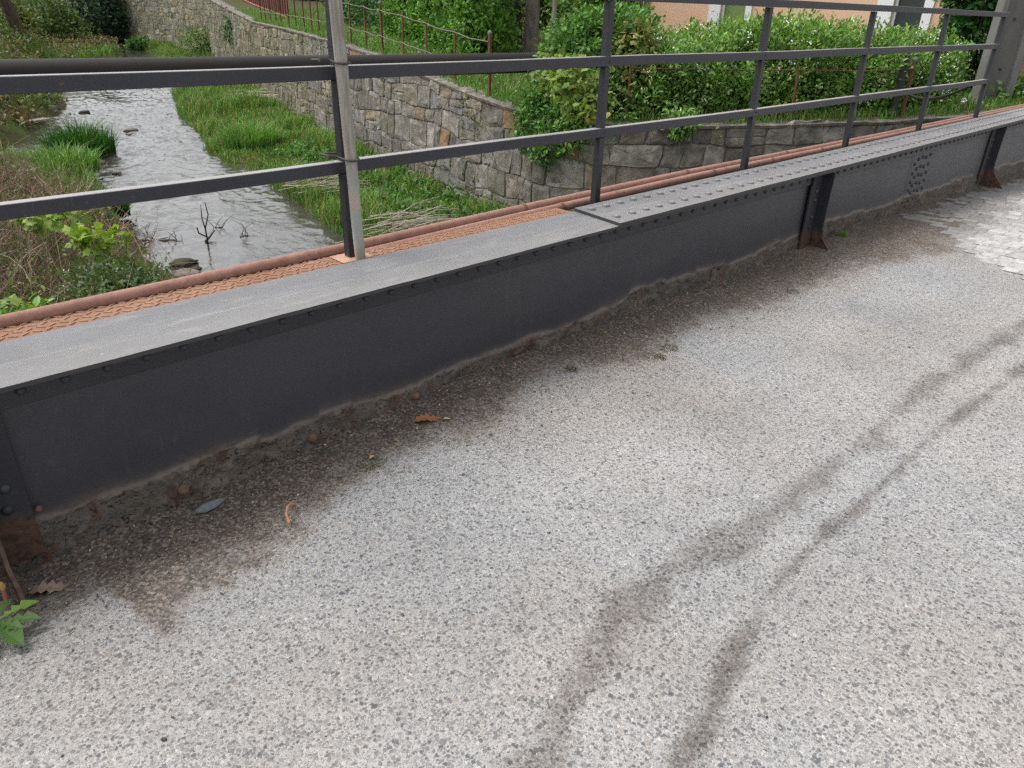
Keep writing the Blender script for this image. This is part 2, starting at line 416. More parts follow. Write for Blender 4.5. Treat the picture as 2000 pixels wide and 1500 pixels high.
cols = pick(n, [(.24, .22, .20), (.16, .14, .12), (.12, .11, .10), (.08, .07, .06), (.20, .17, .14), (.10, .09, .08), (.06, .055, .05), (.30, .28, .26), (.50, .48, .46)])
tag(scatter("gravel", P, rand_rot(n), np.stack([sz, sz * rng.uniform(.6, 1, n), sz * .6], 1), IV, IF, cols, M_PEB), "loose grit and pale chips strewn over the soil along the girder", "gravel", kind="stuff")

# ------------------------------------------------------------------ girder
WY = 2.29
girder = empty("bridge_girder", (5, WY, 0), "long dark grey riveted plate girder edging the bridge road", "girder")
xs = np.concatenate([np.linspace(-3.5, -.1, 30)[:-1], np.arange(-.1, 4, .012), np.arange(4, 9, .03), np.linspace(9, 19, 100)])
zs = np.concatenate([np.arange(-.22, .20, .010), np.linspace(.20, .558, 12)])
X, Zg = np.meshgrid(xs, zs)
RT = [(-4, .06), (.18, .070), (.49, .058), (.6, .05), (.87, .062), (1.18, .076), (1.53, .052), (1.66, .058), (1.98, .077), (2.3, .086), (2.74, .068), (3.0, .088), (3.24, .125), (3.75, .108), (4.2, .080), (4.66, .095), (5.3, .125), (6.2, .105), (8.1, .09), (11, .02), (19, -.05)]
rt = poly_interp(RT, X) + (fbm(X * 7, X * 0 + 1.5, 6, 1) - .5) * .045 + np.where(fbm(X * 3, X * 0 + 8, 2, 4) > .56, .018, 0)
below = sstep(.008, -.008, Zg - rt)
lap = np.where(X > 6.99, .010, 0)
flake = (fbm(X * 14, Zg * 14 + 3, 4, 3) - .5) * .034 + (fbm(X * 45, Zg * 60, 2, 1) - .5) * .008 + np.where(fbm(X * 6, Zg * 9, 3, 6) > .60, -.010, 0)
rim = np.exp(-((Zg - rt) / .012) ** 2) * .004
Yg = WY - lap - below * (.008 + flake) - rim * .6
def mat_web():
    M = Mat("girder_web_paint")
    n1 = M.noise(2.2, 5); n2 = M.noise(55, 4); n3 = M.noise(8, 5, .6)
    c = M.mix(n1, (.033, .034, .043), (.048, .049, .060))
    sp = M.ramp(M.noise(150, 2, .6), [(.67, 0), (.73, 1)]); c = M.mix(M.math('MULTIPLY', sp, .30), c, (.20, .20, .20))
    sc = M.ramp(M.noise(26, 3, .5, M.scaled((1, 1, .35))), [(.68, 0), (.78, 1)]); c = M.mix(M.math('MULTIPLY', sc, .22), c, (.15, .15, .15))
    c = M.mix(M.ramp(M.noise(1.5, 4, .5, M.scaled((1, 1, 3))), [(.5, 0), (.85, .35)]), c, (.085, .082, .082))
    pz = M.ramp(M.noise(1.7, 3, .55, M.scaled((.7, 1, 1.6))), [(.47, 0), (.50, 1)]); c = M.mix(M.math('MULTIPLY', pz, .35), c, (.052, .052, .062))
    scr = M.ramp(M.noise(7, 5, .8, M.scaled((3.5, 1, .6)), 2.0), [(.655, 0), (.69, 1)]); c = M.mix(M.math('MULTIPLY', scr, .28), c, (.17, .17, .175))
    run = M.ramp(M.noise(5, 4, .6, M.scaled((4, 1, .22))), [(.62, 0), (.74, 1)]); c = M.mix(M.math('MULTIPLY', run, .30), c, (.085, .065, .052))
    chip = M.ramp(M.noise(17, 5, .7), [(.715, 0), (.735, 1)]); c = M.mix(M.math('MULTIPLY', chip, .7), c, (.10, .052, .034))
    ru = M.attr("rust"); ed = M.attr("rim")
    k1 = M.noise(16, 6, .72, None, 1.2); k2 = M.noise(55, 5, .75); k3 = M.noise(5, 4, .6)
    crust = M.mix(M.ramp(k1, [(.32, 0), (.62, 1)]), (.050, .046, .041), (.225, .185, .148))
    crust = M.mix(M.ramp(k3, [(.42, 0), (.62, .8)]), crust, M.mix(k2, (.075, .078, .074), (.17, .165, .15)))
    crust = M.mix(M.ramp(M.noise(10, 6, .75, None, .8), [(.53, 0), (.62, .9)]), crust, M.mix(k2, (.06, .026, .018), (.19, .095, .062)))
    crust = M.mix(M.ramp(M.noise(24, 4, .7, M.scaled((1, 1, 1.8)), 2.5), [(.40, .9), (.455, 0)]), crust, (.018, .014, .012))
    crust = M.mix(M.ramp(k2, [(.60, 0), (.74, .6)]), crust, (.31, .265, .22))
    c = M.mix(M.math('MULTIPLY', ed, M.ramp(n2, [(.3, .45), (.7, 1.0)])), c, (.225, .165, .120))
    c = M.mix(ru, c, crust)
    r = M.mix(ru, M.math('MULTIPLY_ADD', n2, .2, .36), (.9, .9, .9))
    return M.fin(c, r, M.bump(M.math('ADD', n2, M.math('MULTIPLY', M.math('MULTIPLY', M.math('ADD', k1, k2), ru), 5.0)), M.math('MULTIPLY_ADD', ru, .5, .14), .005), .5)
me = grid_mesh("web", X, Yg, Zg, mat_web())
fattr(me, "rust", np.clip(below * 1.2, 0, 1)); dz = Zg - rt
fattr(me, "rim", np.where(dz > -.008, np.exp(-np.clip(dz, 0, 1) / (.009 + .022 * fbm(X * 3, X * 0, 3, 2) ** 2)), 0) * .95)
link("web", me, girder)
b = MB(); b.box(-3.5, 19, WY + .013, WY + .021, -.5, .556); b.build("web_back", M_POST, girder)
# top flange, its angle and the cover plate with ragged front edges
def plate(name, x0, x1, y0, y1, z0, z1, mat, parent, skew=0.0, jag=.0015):
    xs = np.arange(x0, x1 + .001, .02) if x1 - x0 < 8 else np.concatenate([np.arange(x0, 6, .02), np.linspace(6, x1, 150)])
    j0 = (fbm(xs * 6, xs * 0, 4, 2) - .5) * jag * 4; kz = (fbm(xs * 1.7, xs * 0 + 5, 3, 5) - .5) * .003
    n = len(xs); V = np.concatenate([np.stack([xs + 0 * xs, y0 + j0, z0 + kz], 1), np.stack([xs, y0 + j0 + .001, z1 + kz], 1), np.stack([xs + skew, y1 + 0 * xs, z1 + 0 * xs], 1), np.stack([xs + skew, y1 + 0 * xs, z0 + 0 * xs], 1)])
    F = []
    for i in range(n - 1):
        for a in range(4):
            c = (a + 1) % 4; F.append((a * n + i, a * n + i + 1, c * n + i + 1, c * n + i))
    F.append((0, n, 2 * n, 3 * n)); F.append((n - 1, 4 * n - 1, 3 * n - 1, 2 * n - 1))
    return MB().add(V, F).build(name, mat, parent)
def mat_flange_top():
    M = Mat("dusty_flange")
    n1 = M.noise(5.0, 5, .6, M.scaled((.5, 2, 1))); n2 = M.noise(160, 3); n3 = M.noise(9, 5, .65, M.scaled((.6, 2, 1)))
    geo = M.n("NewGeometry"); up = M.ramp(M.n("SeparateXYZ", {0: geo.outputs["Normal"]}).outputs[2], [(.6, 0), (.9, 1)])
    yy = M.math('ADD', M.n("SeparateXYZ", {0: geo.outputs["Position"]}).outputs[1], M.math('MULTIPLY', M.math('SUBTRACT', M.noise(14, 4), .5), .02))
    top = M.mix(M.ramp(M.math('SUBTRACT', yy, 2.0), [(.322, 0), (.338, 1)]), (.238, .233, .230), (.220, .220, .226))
    top = M.mix(M.math('MULTIPLY', M.math('MULTIPLY', M.ramp(M.math('SUBTRACT', yy, 2.0), [(.322, 0), (.329, 1), (.336, 0)]), .45), M.ramp(M.noise(2.5, 3), [(.45, 0), (.6, 1)])), top, (.46, .45, .44))
    top = M.mix(1.0, top, M.ramp(n1, [(.3, .88), (.7, 1.07)]), 'MULTIPLY')
    top = M.mix(M.ramp(M.noise(3.2, 6, .7, M.scaled((.5, 1.3, 1))), [(.55, 0), (.72, .45)]), top, (.235, .205, .185))
    top = M.mix(M.ramp(n3, [(.55, 0), (.75, .5)]), top, (.42, .385, .36))
    top = M.mix(M.ramp(M.noise(25, 3, .5), [(.74, 0), (.77, .8)]), top, (.58, .57, .56))
    top = M.mix(M.ramp(n2, [(.5, 0), (.8, .2)]), top, (.19, .19, .195))
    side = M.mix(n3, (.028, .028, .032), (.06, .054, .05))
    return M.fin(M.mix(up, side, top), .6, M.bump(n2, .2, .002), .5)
M_FTOP = mat_flange_top()
plate("top_flange", -3.5, 19, 2.172, 2.508, .561, .5745, M_FTOP, girder)
b = MB(); b.box(-3.5, 19, WY - .013, WY - .001, .464, .556, .002); b.box(-3.5, 19, WY - .080, WY - .0135, .547, .5595, .002)
b.build("flange_angle", mat_paint("angle_paint", (.026, .0265, .033), 0, .45, False), girder)
b = MB(); b.box(-3.5, 19, WY + .022, WY + .034, .464, .556, .002); b.build("flange_angle", M_POST, girder)
cover = plate("cover_plate", 2.85, 19, 2.166, 2.512, .5765, .5905, M_FTOP, girder, skew=.055)
rivm = MB().dome((0, 0, 0), .0208, .0145, 2, 1, 12).build("rivet", M_RIVET, None, True); riv_me = rivm.data
bpy.data.objects.remove(rivm)
rows = [(2.935 + .1168 * i, 2.257) for i in range(60)] + [(2.95 + .1168 * i, 2.432) for i in range(60)]
rows.sort(); near, far = rows[:96], rows[96:]
for (x, y) in near:
    o = bpy.data.objects.new("rivet", riv_me); COL.objects.link(o); o.parent = cover
    o.location = (x + random.uniform(-.004, .004), y + random.uniform(-.003, .003), .590); o.matrix_parent_inverse = Matrix.Identity(4)
b = MB()
for (x, y) in far + [(9.96 + .1168 * i, yy) for i in range(70) for yy in (2.257, 2.432)]: b.dome((x, y, .590), .0208, .0145, 2, 1, 8)
o = b.build("rivet_rows", M_RIVET, cover, True); o["kind"] = "stuff"
# rivets through the angle, hidden in shade under the flange
am = MB().dome((0, 0, 0), .0145, .012, 1, -1, 10).build("angle_rivet", M_ARIV, None, True); an_me = am.data; bpy.data.objects.remove(am)
for i in range(-10, 84):
    x = 1.118 + .1153 * i
    if abs(x - 5.17) < .09 or abs(x - 9.1) < .09 or abs(x - .1) < .09: continue
    o = bpy.data.objects.new("angle_rivet", an_me); COL.objects.link(o); o.parent = girder
    o.location = Vector((x, WY - .013, .508)) - girder.location; o.matrix_parent_inverse = Matrix.Identity(4)
# vertical stiffeners: a plate standing out to the flange edge and flaring at the foot, with a riveted leg on the web
def mat_stiff():
    M = Mat("stiffener_paint"); n2 = M.noise(45, 5, .65); z = M.n("SeparateXYZ", {0: M.n("NewGeometry").outputs["Position"]}).outputs[2]
    hgt = M.math('ADD', z, M.math('MULTIPLY', M.noise(14, 5, .6), .13))
    c = M.mix(M.noise(3, 4), (.024, .025, .032), (.036, .037, .045))
    rust = M.mix(M.ramp(n2, [(.35, 0), (.6, 1)]), (.040, .022, .016), (.105, .058, .040))
    c = M.mix(M.ramp(hgt, [(.165, 1), (.215, 0)]), c, rust)
    return M.fin(c, .6, M.bump(n2, .5, .006), .4)
M_STIFF = mat_stiff()
def stiffener(xp, leg=.145, foot=.235, side=-1):
    zz = np.array([.545, .45, .3, .16, .10, .05, .0, -.06]); yo = np.array([.105, .102, .098, .097, .110, .142, .19, foot])
    ni = 7; V = []; F = []
    for sx in (0, 1):
        for z_, o_ in zip(zz, yo):
            for i in range(ni):
                t = i / (ni - 1); V.append((xp + sx * .011 + (fbm(np.array(z_ * 20), np.array(t * 4), 3, 2) - .5) * .010 * (z_ < .2), WY - .002 - t * o_ + (random.uniform(-.004, .004) if z_ < .12 and i == ni - 1 else 0), z_))
    m_ = len(zz) * ni
    for j in range(len(zz) - 1):
        for i in range(ni - 1):
            q = j * ni + i
            F.append((q, q + 1, q + 1 + ni, q + ni)); F.append((m_ + q, m_ + q + ni, m_ + q + 1 + ni, m_ + q + 1))
        q = j * ni + ni - 1; F.append((q, m_ + q, m_ + q + ni, q + ni))
    for i in range(ni - 1): F.append((i, m_ + i, m_ + i + 1, i + 1))
    b = MB().add(V, F)
    a0_, a1_ = (xp - leg, xp - .0015) if side < 0 else (xp + .0125, xp + leg)
    b.box(a0_, a1_, WY - .029, WY - .014, -.02, .463, .002)
    b.box(a0_ + (.012 if side < 0 else 0), a1_ - (0 if side < 0 else .012), WY - .029, WY - .0145, .463, .545, .002)
    st = b.build("stiffener", M_STIFF, girder)
    for z_ in (.355, .235, .30 if xp < 1 else .42, .165):
        rv = MB().dome((xp + side * .06 + random.uniform(-.01, .01), WY - .0285, z_), .0165, .013, 1, -1, 10).build("rivet", M_STIFF if z_ < .2 else M_ARIV, st, True)
    return st
for xp in (.135, 5.235, 9.165): stiffener(xp, side=1 if xp < 1 else -1, leg=.115 if xp < 1 else .145)
# splice rivets
b0 = MB().dome((0, 0, 0), .0155, .013, 1, -1, 10).build("splice_rivet", M_ARIV, None, True); sp_me = b0.data; bpy.data.objects.remove(b0)
for ci, x in enumerate((7.05, 7.12, 7.205, 7.29, 7.39)):
    for z in (np.array([.425, .345, .275, .205, .138, .07]) + (.0 if ci % 2 else -.034 if ci == 0 else .012)):
        if ci == 4 and z < .1 or (ci == 0 and z > .4): continue
        o = bpy.data.objects.new("splice_rivet", sp_me); COL.objects.link(o); o.parent = girder; o.matrix_parent_inverse = Matrix.Identity(4)
        o.location = Vector((x, WY - .0105, float(z))) - girder.location
for (x, z) in ((.681, .0), (1.181, .008), (1.676, .018), (.267, .123)):
    o = MB().dome((x, WY - .012, z), .019 if z < .1 else .011, .022 if z < .1 else .01, 1, -1, 10).build("foot_rivet", M_RUSTRIV, girder, True)
    o["label"] = "rusty brown rivet head low on the web"

# ------------------------------------------------------------------ tread plate and pipes
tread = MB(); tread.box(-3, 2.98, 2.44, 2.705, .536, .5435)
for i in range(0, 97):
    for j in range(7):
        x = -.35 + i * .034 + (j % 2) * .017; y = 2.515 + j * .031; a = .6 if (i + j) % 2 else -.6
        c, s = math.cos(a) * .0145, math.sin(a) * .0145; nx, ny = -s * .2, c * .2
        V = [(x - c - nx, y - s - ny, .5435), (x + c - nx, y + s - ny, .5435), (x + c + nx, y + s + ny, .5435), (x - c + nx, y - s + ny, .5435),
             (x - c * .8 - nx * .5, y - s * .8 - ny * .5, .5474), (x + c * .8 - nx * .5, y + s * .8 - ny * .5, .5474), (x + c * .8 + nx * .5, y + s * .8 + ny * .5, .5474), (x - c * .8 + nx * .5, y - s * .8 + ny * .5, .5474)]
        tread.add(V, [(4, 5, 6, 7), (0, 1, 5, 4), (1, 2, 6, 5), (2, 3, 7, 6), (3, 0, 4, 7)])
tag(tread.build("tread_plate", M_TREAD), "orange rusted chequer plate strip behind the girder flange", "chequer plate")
P1Z, P2Z = .545, .528
def pipe(P, r, label, joints):
    p = empty("rusty_pipe", tuple(P[0]), label, "pipe", "rusty pipes along the bridge edge")
    xs = np.linspace(P[0][0], P[-1][0], 60); PP = np.stack([xs, np.interp(xs, [q[0] for q in P], [q[1] for q in P]), np.interp(xs, [q[0] for q in P], [q[2] for q in P])], 1)
    MB().tube(PP, r, 16).build("pipe_run", M_RUSTPIPE, p, True)
    for x in joints:
        y = np.interp(x, PP[:, 0], PP[:, 1]); z = np.interp(x, PP[:, 0], PP[:, 2])
        MB().tube([(x - .011, y, z), (x + .011, y, z)], r + .0035, 16).build("coupling", M_RUSTRIV, p, True)
    return p
pipe([(-3, 2.715, .556), (1.0, 2.735, .556), (1.9, 2.745, .556), (2.8, 2.80, P1Z), (4.4, 2.82, P1Z), (7.5, 2.83, P1Z - .03), (13, 2.84, P1Z - .05)], .0235, "outer rusty brown pipe running the whole length behind the posts", (2.82, 4.37, 5.75))
pipe([(1.2, 2.695, .518), (1.7, 2.70, .525), (2.3, 2.72, P2Z), (3.2, 2.745, P2Z), (4.4, 2.765, P2Z), (7.5, 2.775, P2Z - .02), (13, 2.785, P2Z - .04)], .0235, "inner rusty brown pipe between the chequer plate and the outer pipe", (3.06, 4.62, 5.42, 6.25))

# ------------------------------------------------------------------ railing
RY = 2.628
railing = empty("bridge_railing", (5, RY, .5435), "dark grey steel railing with three horizontal rails above the girder", "railing")
PX = [.05, 1.645, 3.235, 4.82, 6.42, 8.03, 9.72]
def rail(z0, z1, x1, wav):
    xs = np.linspace(-3, x1, 120); n = len(xs)
    dz = (fbm(xs * .8, xs * 0 + wav, 3, 3) - .5) * .010; dy = (fbm(xs * .9, xs * 0 + wav, 3, 5) - .5) * .008; c = .0018
    ring = [(0, z0 + c), (0, z1 - c), (c, z1), (.044 - c, z1), (.044, z1 - c), (.044, z0 + c), (.044 - c, z0), (c, z0)]
    V = np.concatenate([np.stack([xs, RY + y + dy, z + dz], 1) for (y, z) in ring]); F = []
    for i in range(n - 1):
        for a in range(8): b2 = (a + 1) % 8; F.append((a * n + i, a * n + i + 1, b2 * n + i + 1, b2 * n + i))
    F.append([a * n for a in range(8)]); F.append([a * n + n - 1 for a in range(8)][::-1])
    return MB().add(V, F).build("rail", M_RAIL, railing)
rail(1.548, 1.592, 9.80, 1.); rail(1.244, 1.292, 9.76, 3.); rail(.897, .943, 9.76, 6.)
for x in PX:
    b = MB()
    lean = random.uniform(-.004, .004)
    for (q0, q1) in ((.5496, .8955), (.9445, 1.2425), (1.2935, 1.5465)): b.box(x - .020, x + .020, RY + .002, RY + .041, q0, q1, .002)
    po = b.build("post", M_POST, railing)
    for z in (1.268, .92):
        rv = MB().dome((x + .012, RY - .0005, z + .002), .006, .005, 1, -1, 8).build("rivet", M_POST, po, True)
MB().box(1.57, 1.72, 2.585, 2.70, .5462, .5495, .001).build("foot_plate", M_TREAD, railing)

# wooden pole tied to the post
def mat_wood():
    M = Mat("weathered_wood"); g = M.noise(9, 6, .65, M.scaled((9, 9, .5)), 1.0); n1 = M.noise(3, 3, .5, M.scaled((1, 1, 2)))
    c = M.ramp(g, [(.25, (.17, .155, .135)), (.5, (.32, .30, .265)), (.75, (.46, .435, .39))])
    z = M.n("SeparateXYZ", {0: M.n("NewGeometry").outputs["Position"]}).outputs[2]
    zz = M.math('ADD', z, M.math('MULTIPLY', M.math('SUBTRACT', n1, .5), .10))
    c = M.mix(M.ramp(zz, [(.84, 1), (1.02, 0)]), c, M.mix(g, (.30, .315, .285), (.40, .42, .385)))
    band = M.math('MULTIPLY', M.ramp(zz, [(.765, 0), (.78, 1)]), M.ramp(zz, [(.825, 1), (.84, 0)])); c = M.mix(M.math('MULTIPLY', band, .75), c, (.46, .37, .30))
    c = M.mix(M.ramp(zz, [(.555, .8), (.60, 0)]), c, (.30, .28, .20))
    c = M.mix(M.math('MULTIPLY', M.ramp(M.noise(6, 5, .6, M.scaled((3, 3, .7))), [(.60, 0), (.72, .7)]), 1.0), c, (.25, .19, .15))
    return M.fin(c, .85, M.bump(g, .6, .004), .2)
b0 = at_y(704, 500, 2.575); t0 = at_y(655, 0, 2.595)
b0[2] = .546; up = (t0 - b0) / (t0[2] - b0[2])
zz = np.linspace(.5465, 2.35, 26)
PP = np.stack([b0 + up * (z - .546) for z in zz]); PP[:, 0] += (fbm(zz * 3, zz * 0, 3, 1) - .5) * .006
pole = MB().tube(PP, np.linspace(.0215, .0265, 26), 12).build("wooden_pole", mat_wood(), None, True)
tag(pole, "pale weathered wooden pole wired to the railing post", "pole")
def wire_tie(px, py, label):
    zt = at_y(px, py, 2.56)[2]; c = b0 + up * (zt - .546); post = np.array([PX[1], RY + .05, zt])
    P = []
    for a in np.linspace(-.25, math.pi * 1.05, 14):       # round the front of the pole
        P.append(c + np.array([math.cos(a) * .031, -math.sin(a) * .031, -.004 * math.sin(a)]))
    P = [np.array([post[0] + .05, RY + .105, zt - .004])] + P + [np.array([post[0] - .045, RY - .004, zt + .004]), np.array([post[0] - .085, RY - .006, zt + .008])]
    P = np.array(P)
    tie = MB(); tie.tube(P, .0042, 8); tie.tube([P[-1] + np.array([.03, .0, -.002]), P[-1] + np.array([-.004, 0, .0015])], [.0075, .0085], 10)
    tie.tube([P[0], (post[0] - .05, RY + .112, zt), P[-1] + np.array([.02, .003, 0])], .0042, 8)
    tag(tie.build("wire_tie", mat_paint("tie_cable", (.045, .043, .042), 0, .6, False), None, True), label, "wire tie", "wire ties round the pole")
wire_tie(690, 122, "upper grey cable tie holding the wooden pole at the middle rail")
wire_tie(690, 312, "lower grey cable tie holding the wooden pole at the bottom rail")

#==NEXT==
# ================================================================== the creek and its banks
XL = [(2, 3.3), (10, 3.45), (10.5, 3.55), (12.2, 3.74), (13.6, 3.88), (15, 4.25), (17.2, 4.75), (18.2, 4.7), (19.2, 3.9), (21.4, 3.95), (23.4, 4.95), (26.7, 6.5), (30, 7.85), (32, 8.3), (39, 10.3), (45, 13.0), (48, 15.2), (52, 17.4), (57, 17.6), (62, 15), (68, 10), (76, 2), (95, -10)]
XR = [(2, 5.2), (9.5, 6.4), (10.6, 6.6), (12.3, 6.98), (13.9, 7.35), (15.7, 7.64), (17.4, 7.73), (19.5, 8.2), (20.9, 8.8), (25.4, 10), (31.4, 12.2), (35, 13.6), (42.5, 15.9), (48, 18.2), (52, 19.4), (57, 19.6), (62, 17.8), (68, 13), (76, 5), (95, -6)]
def zw(y): return -2 + .012 * (y - 10)
WALLP = [(19, 2.62), (16, 3.3), (14.6, 4.15), (13.2, 4.75), (11, 5.75), (9.7, 6.45), (9.0, 7.2), (8.78, 8.2), (8.87, 9.0), (9.04, 10.3), (9.32, 11.5), (9.9, 14.3), (10.5, 17.4), (12.1, 22.2), (14.3, 28.9), (17.4, 38.3), (19.7, 46), (20.6, 52), (20.2, 58), (18, 65), (13, 72), (6, 78)]
ZT = [.25, .16, .05, .0, 0, 0, 0, 0, .0, .09, .2, .48, .68, .76, .82, 1.3, 1.9, 2.3, 2.5, 2.6, 2.7, 2.7]
wp = np.array(WALLP); seg = np.hypot(*np.diff(wp, axis=0).T); scum = np.concatenate([[0], np.cumsum(seg)])
_sd = np.linspace(0, scum[-1], 900)
_wx = np.interp(_sd, scum, wp[:, 0]); _wy = np.interp(_sd, scum, wp[:, 1]); _zt = np.interp(_sd, scum, ZT)
def _smooth(a, k=9):
    p = np.concatenate([np.full(k, a[0]), a, np.full(k, a[-1])]); return np.convolve(p, np.ones(2 * k + 1) / (2 * k + 1), 'valid')
_wx, _wy, _zt = _smooth(_wx), _smooth(_wy), _smooth(_zt, 4)
_tx, _ty = np.gradient(_wx), np.gradient(_wy); _l = np.hypot(_tx, _ty); _nx, _ny = _ty / _l, -_tx / _l     # towards the garden
def wall_pt(s, z, off=0.0):
    "a point on the wall face (leaning back a little), pushed off metres towards the creek"
    x = np.interp(s, _sd, _wx); y = np.interp(s, _sd, _wy); nx = np.interp(s, _sd, _nx); ny = np.interp(s, _sd, _ny)
    k = .07 * (z - zw(y)) - off
    return np.stack([x + nx * k, y + ny * k, z + 0 * x], -1)
def wall_zt(s): return np.interp(s, _sd, _zt)
def proj(p):
    v = (p - np.array([0, 0, CAMH])) @ R; return 1000 + FOC * v[..., 0] / v[..., 2], 750 + FOC * v[..., 1] / v[..., 2]
_top = wall_pt(_sd, _zt); _tpx = proj(_top)[0]
def s_at_px(px, lo=0, hi=70):
    k = np.where((_sd > lo) & (_sd < hi))[0]; return _sd[k[np.argmin(np.abs(_tpx[k] - px))]]

xs = np.concatenate([np.linspace(-60, -4, 24)[:-1], np.arange(-4, 24, .22), np.linspace(24, 60, 12)])
ys = np.concatenate([np.arange(2.9, 32, .22), np.linspace(32, 100, 120), np.linspace(102, 200, 12)])
X, Y = np.meshgrid(xs, ys)
def bank_z(X, Y):
    xl = poly_interp(XL, Y) + (fbm(X * .7, Y * .9, 3, 2) - .5) * .7; xr = poly_interp(XR, Y) + (fbm(X * .7, Y * .9, 3, 4) - .5) * .6; z0 = zw(Y)
    dl = xl - X; dr = X - xr; bed = z0 - .05 - .25 * sstep(0, .9, np.minimum(-dl, -dr))
    slope = np.interp(Y, [3, 14, 20, 26, 50, 60], [.34, .36, .5, .72, .62, .5]); dlp = np.clip(dl, 0, None)
    flat = np.interp(Y, [3, 15, 19, 24, 44, 48, 56, 60], [.1, .5, .5, .3, .3, 5.0, 5.0, 1.0])
    left = z0 + .06 + .12 * sstep(0, .3, dlp) + np.minimum(slope * np.clip(dlp - flat, 0, None), 5.5) + (fbm(X * 1.2, Y * 1.2, 4, 3) - .5) * .35 * sstep(0, 1, dlp)
    rb = np.clip(dr, 0, None); right = z0 + .03 + .10 * sstep(0, .2, rb) + .13 * sstep(.2, 2.2, rb) + (fbm(X * 1.5, Y * 1.5, 4, 1) - .5) * .16 * sstep(0, .6, rb)
    return np.where(dl > 0, left, np.where(dr > 0, right, bed))
def mat_soil():
    M = Mat("bank_soil"); n1 = M.noise(.8, 5); n2 = M.noise(9, 6, .65)
    c = M.mix(n2, (.035, .028, .018), (.12, .095, .06)); c = M.mix(M.ramp(n1, [(.4, 0), (.6, .8)]), c, M.mix(n2, (.03, .05, .012), (.09, .11, .03)))
    return M.fin(c, .95, M.bump(n2, .8, .05), .1)
M_SOIL = mat_soil()
tag(link("creek_bank", grid_mesh("creek_bank", X, Y, bank_z(X, Y), M_SOIL)), kind="structure")
def mat_water():
    M = Mat("creek_water")
    wv = M.scaled((1.0, .55, 1)); n0 = M.noise(.55, 3, .5, wv); n1 = M.noise(5.5, 4, .62, wv, .6); n2 = M.noise(16, 3, .6, M.scaled((1, .6, 1)), .3)
    amp = M.ramp(n0, [(.38, .25), (.62, 1.0)])
    h = M.math('MULTIPLY', M.math('ADD', n1, M.math('MULTIPLY', n2, .38)), amp)
    c = M.mix(M.noise(1.2, 5), (.030, .027, .021), (.075, .071, .062))
    fo = M.math('MULTIPLY', M.ramp(M.noise(11, 5, .7, M.scaled((1, .5, 1)), .8), [(.635, 0), (.70, 1)]), M.ramp(n0, [(.40, 0), (.58, 1)])); c = M.mix(M.math('MULTIPLY', fo, .75), c, (.62, .62, .62))
    M.fin(c, M.math('MULTIPLY_ADD', fo, .4, .045), M.bump(h, .6, .03), 1.0); M.set(M.p.inputs["IOR"], 1.62)
    return M.m
xs = np.arange(-2, 24, .05); ys = np.concatenate([np.arange(2.6, 8, .3), np.arange(8, 28, .06), np.arange(28, 34, .12), np.arange(34, 100, .35)]); X, Y = np.meshgrid(xs, ys)
def ridge(x, y, k): return (1 - np.abs(2 * vnoise(x, y, k) - 1)) ** 2
flow = .35 + .9 * sstep(.35, .65, fbm(X * .35, Y * .25, 3, 2)); flow *= np.interp(Y, [8, 11, 15, 19], [.75, .9, 1.15, 1.2])
wx = X + .5 * (vnoise(X * .8, Y * .8, 6) - .5); wy = Y + .5 * (vnoise(X * .9 + 9, Y * .9, 7) - .5)
Zw = zw(Y) + 1.5 * flow * (.013 * ridge(wx * 2.6, wy * 1.9, 1) + .017 * ridge(wx * 5.6 + 3, wy * 3.8, 3) + .009 * ridge(wx * 10.3, wy * 7, 4) - .018)
tag(link("water", grid_mesh("water", X, Y, Zw, mat_water())), kind="structure")
# a wide low sheet under everything
b = MB(); b.add([(-400, -400, -3.2), (400, -400, -3.2), (400, 400, -3.2), (-400, 400, -3.2)], [(0, 1, 2, 3)]); tag(b.build("ground", M_SOIL), kind="structure")

# ------------------------------------------------------------------ rubble retaining wall
wall = empty("retaining_wall", (8.8, 8.2, -2), "tall grey rubble stone retaining wall along the far creek bank", "retaining wall")
V = []; F = []; C = []; nv = 0
srow_z = -2.5; Smax = scum[-1]
stV, stF, stC = [], [], []
def add_stone(poly, s_c, tint, bulge):
    "poly: (s,z) outline"
    global nv
    poly = np.array(poly); k = len(poly); cen = poly.mean(0)
    wa = fbm(poly[:, 0] * 2.2, poly[:, 1] * 2.2 + 40, 3, 2) - .5; wb = fbm(poly[:, 0] * 2.0 + 9, poly[:, 1] * 2.3 + 20, 3, 5) - .5
    poly = poly + np.stack([wa * .16, wb * .17], 1); k = len(poly); cen = poly.mean(0)
    o = wall_pt(poly[:, 0], poly[:, 1], -.02)
    inn = cen + (poly - cen) * .955; i1 = wall_pt(inn[:, 0], inn[:, 1], bulge * .75)
    in2 = cen + (poly - cen) * .62; tlt = (in2 - cen) @ np.array([random.uniform(-.12, .12), random.uniform(-.12, .12)])
    i2 = np.stack([wall_pt(np.array(a), np.array(b_), bulge + t + random.uniform(-.006, .006)) for (a, b_), t in zip(in2, tlt)])
    c3 = wall_pt(np.array(cen[0]), np.array(cen[1]), bulge * 1.1)
    stV.append(np.concatenate([o, i1, i2, c3[None]]))
    for r in (0, 1):
        for j in range(k):
            q = (j + 1) % k; stF.append((nv + r * k + j, nv + r * k + q, nv + (r + 1) * k + q, nv + (r + 1) * k + j))
    for j in range(k): stF.append((nv + 2 * k + j, nv + 2 * k + (j + 1) % k, nv + 3 * k))
    stC.append(np.tile(tint, (3 * k + 1, 1))); nv += 3 * k + 1
STPAL = [(.150, .137, .120), (.185, .172, .155), (.205, .190, .170), (.125, .115, .103), (.165, .145, .120), (.195, .155, .110), (.14, .135, .128), (.17, .16, .13), (.225, .145, .08)]
STW = [5, 5, 4, 4, 4, 1.2, 4, 3, .5]
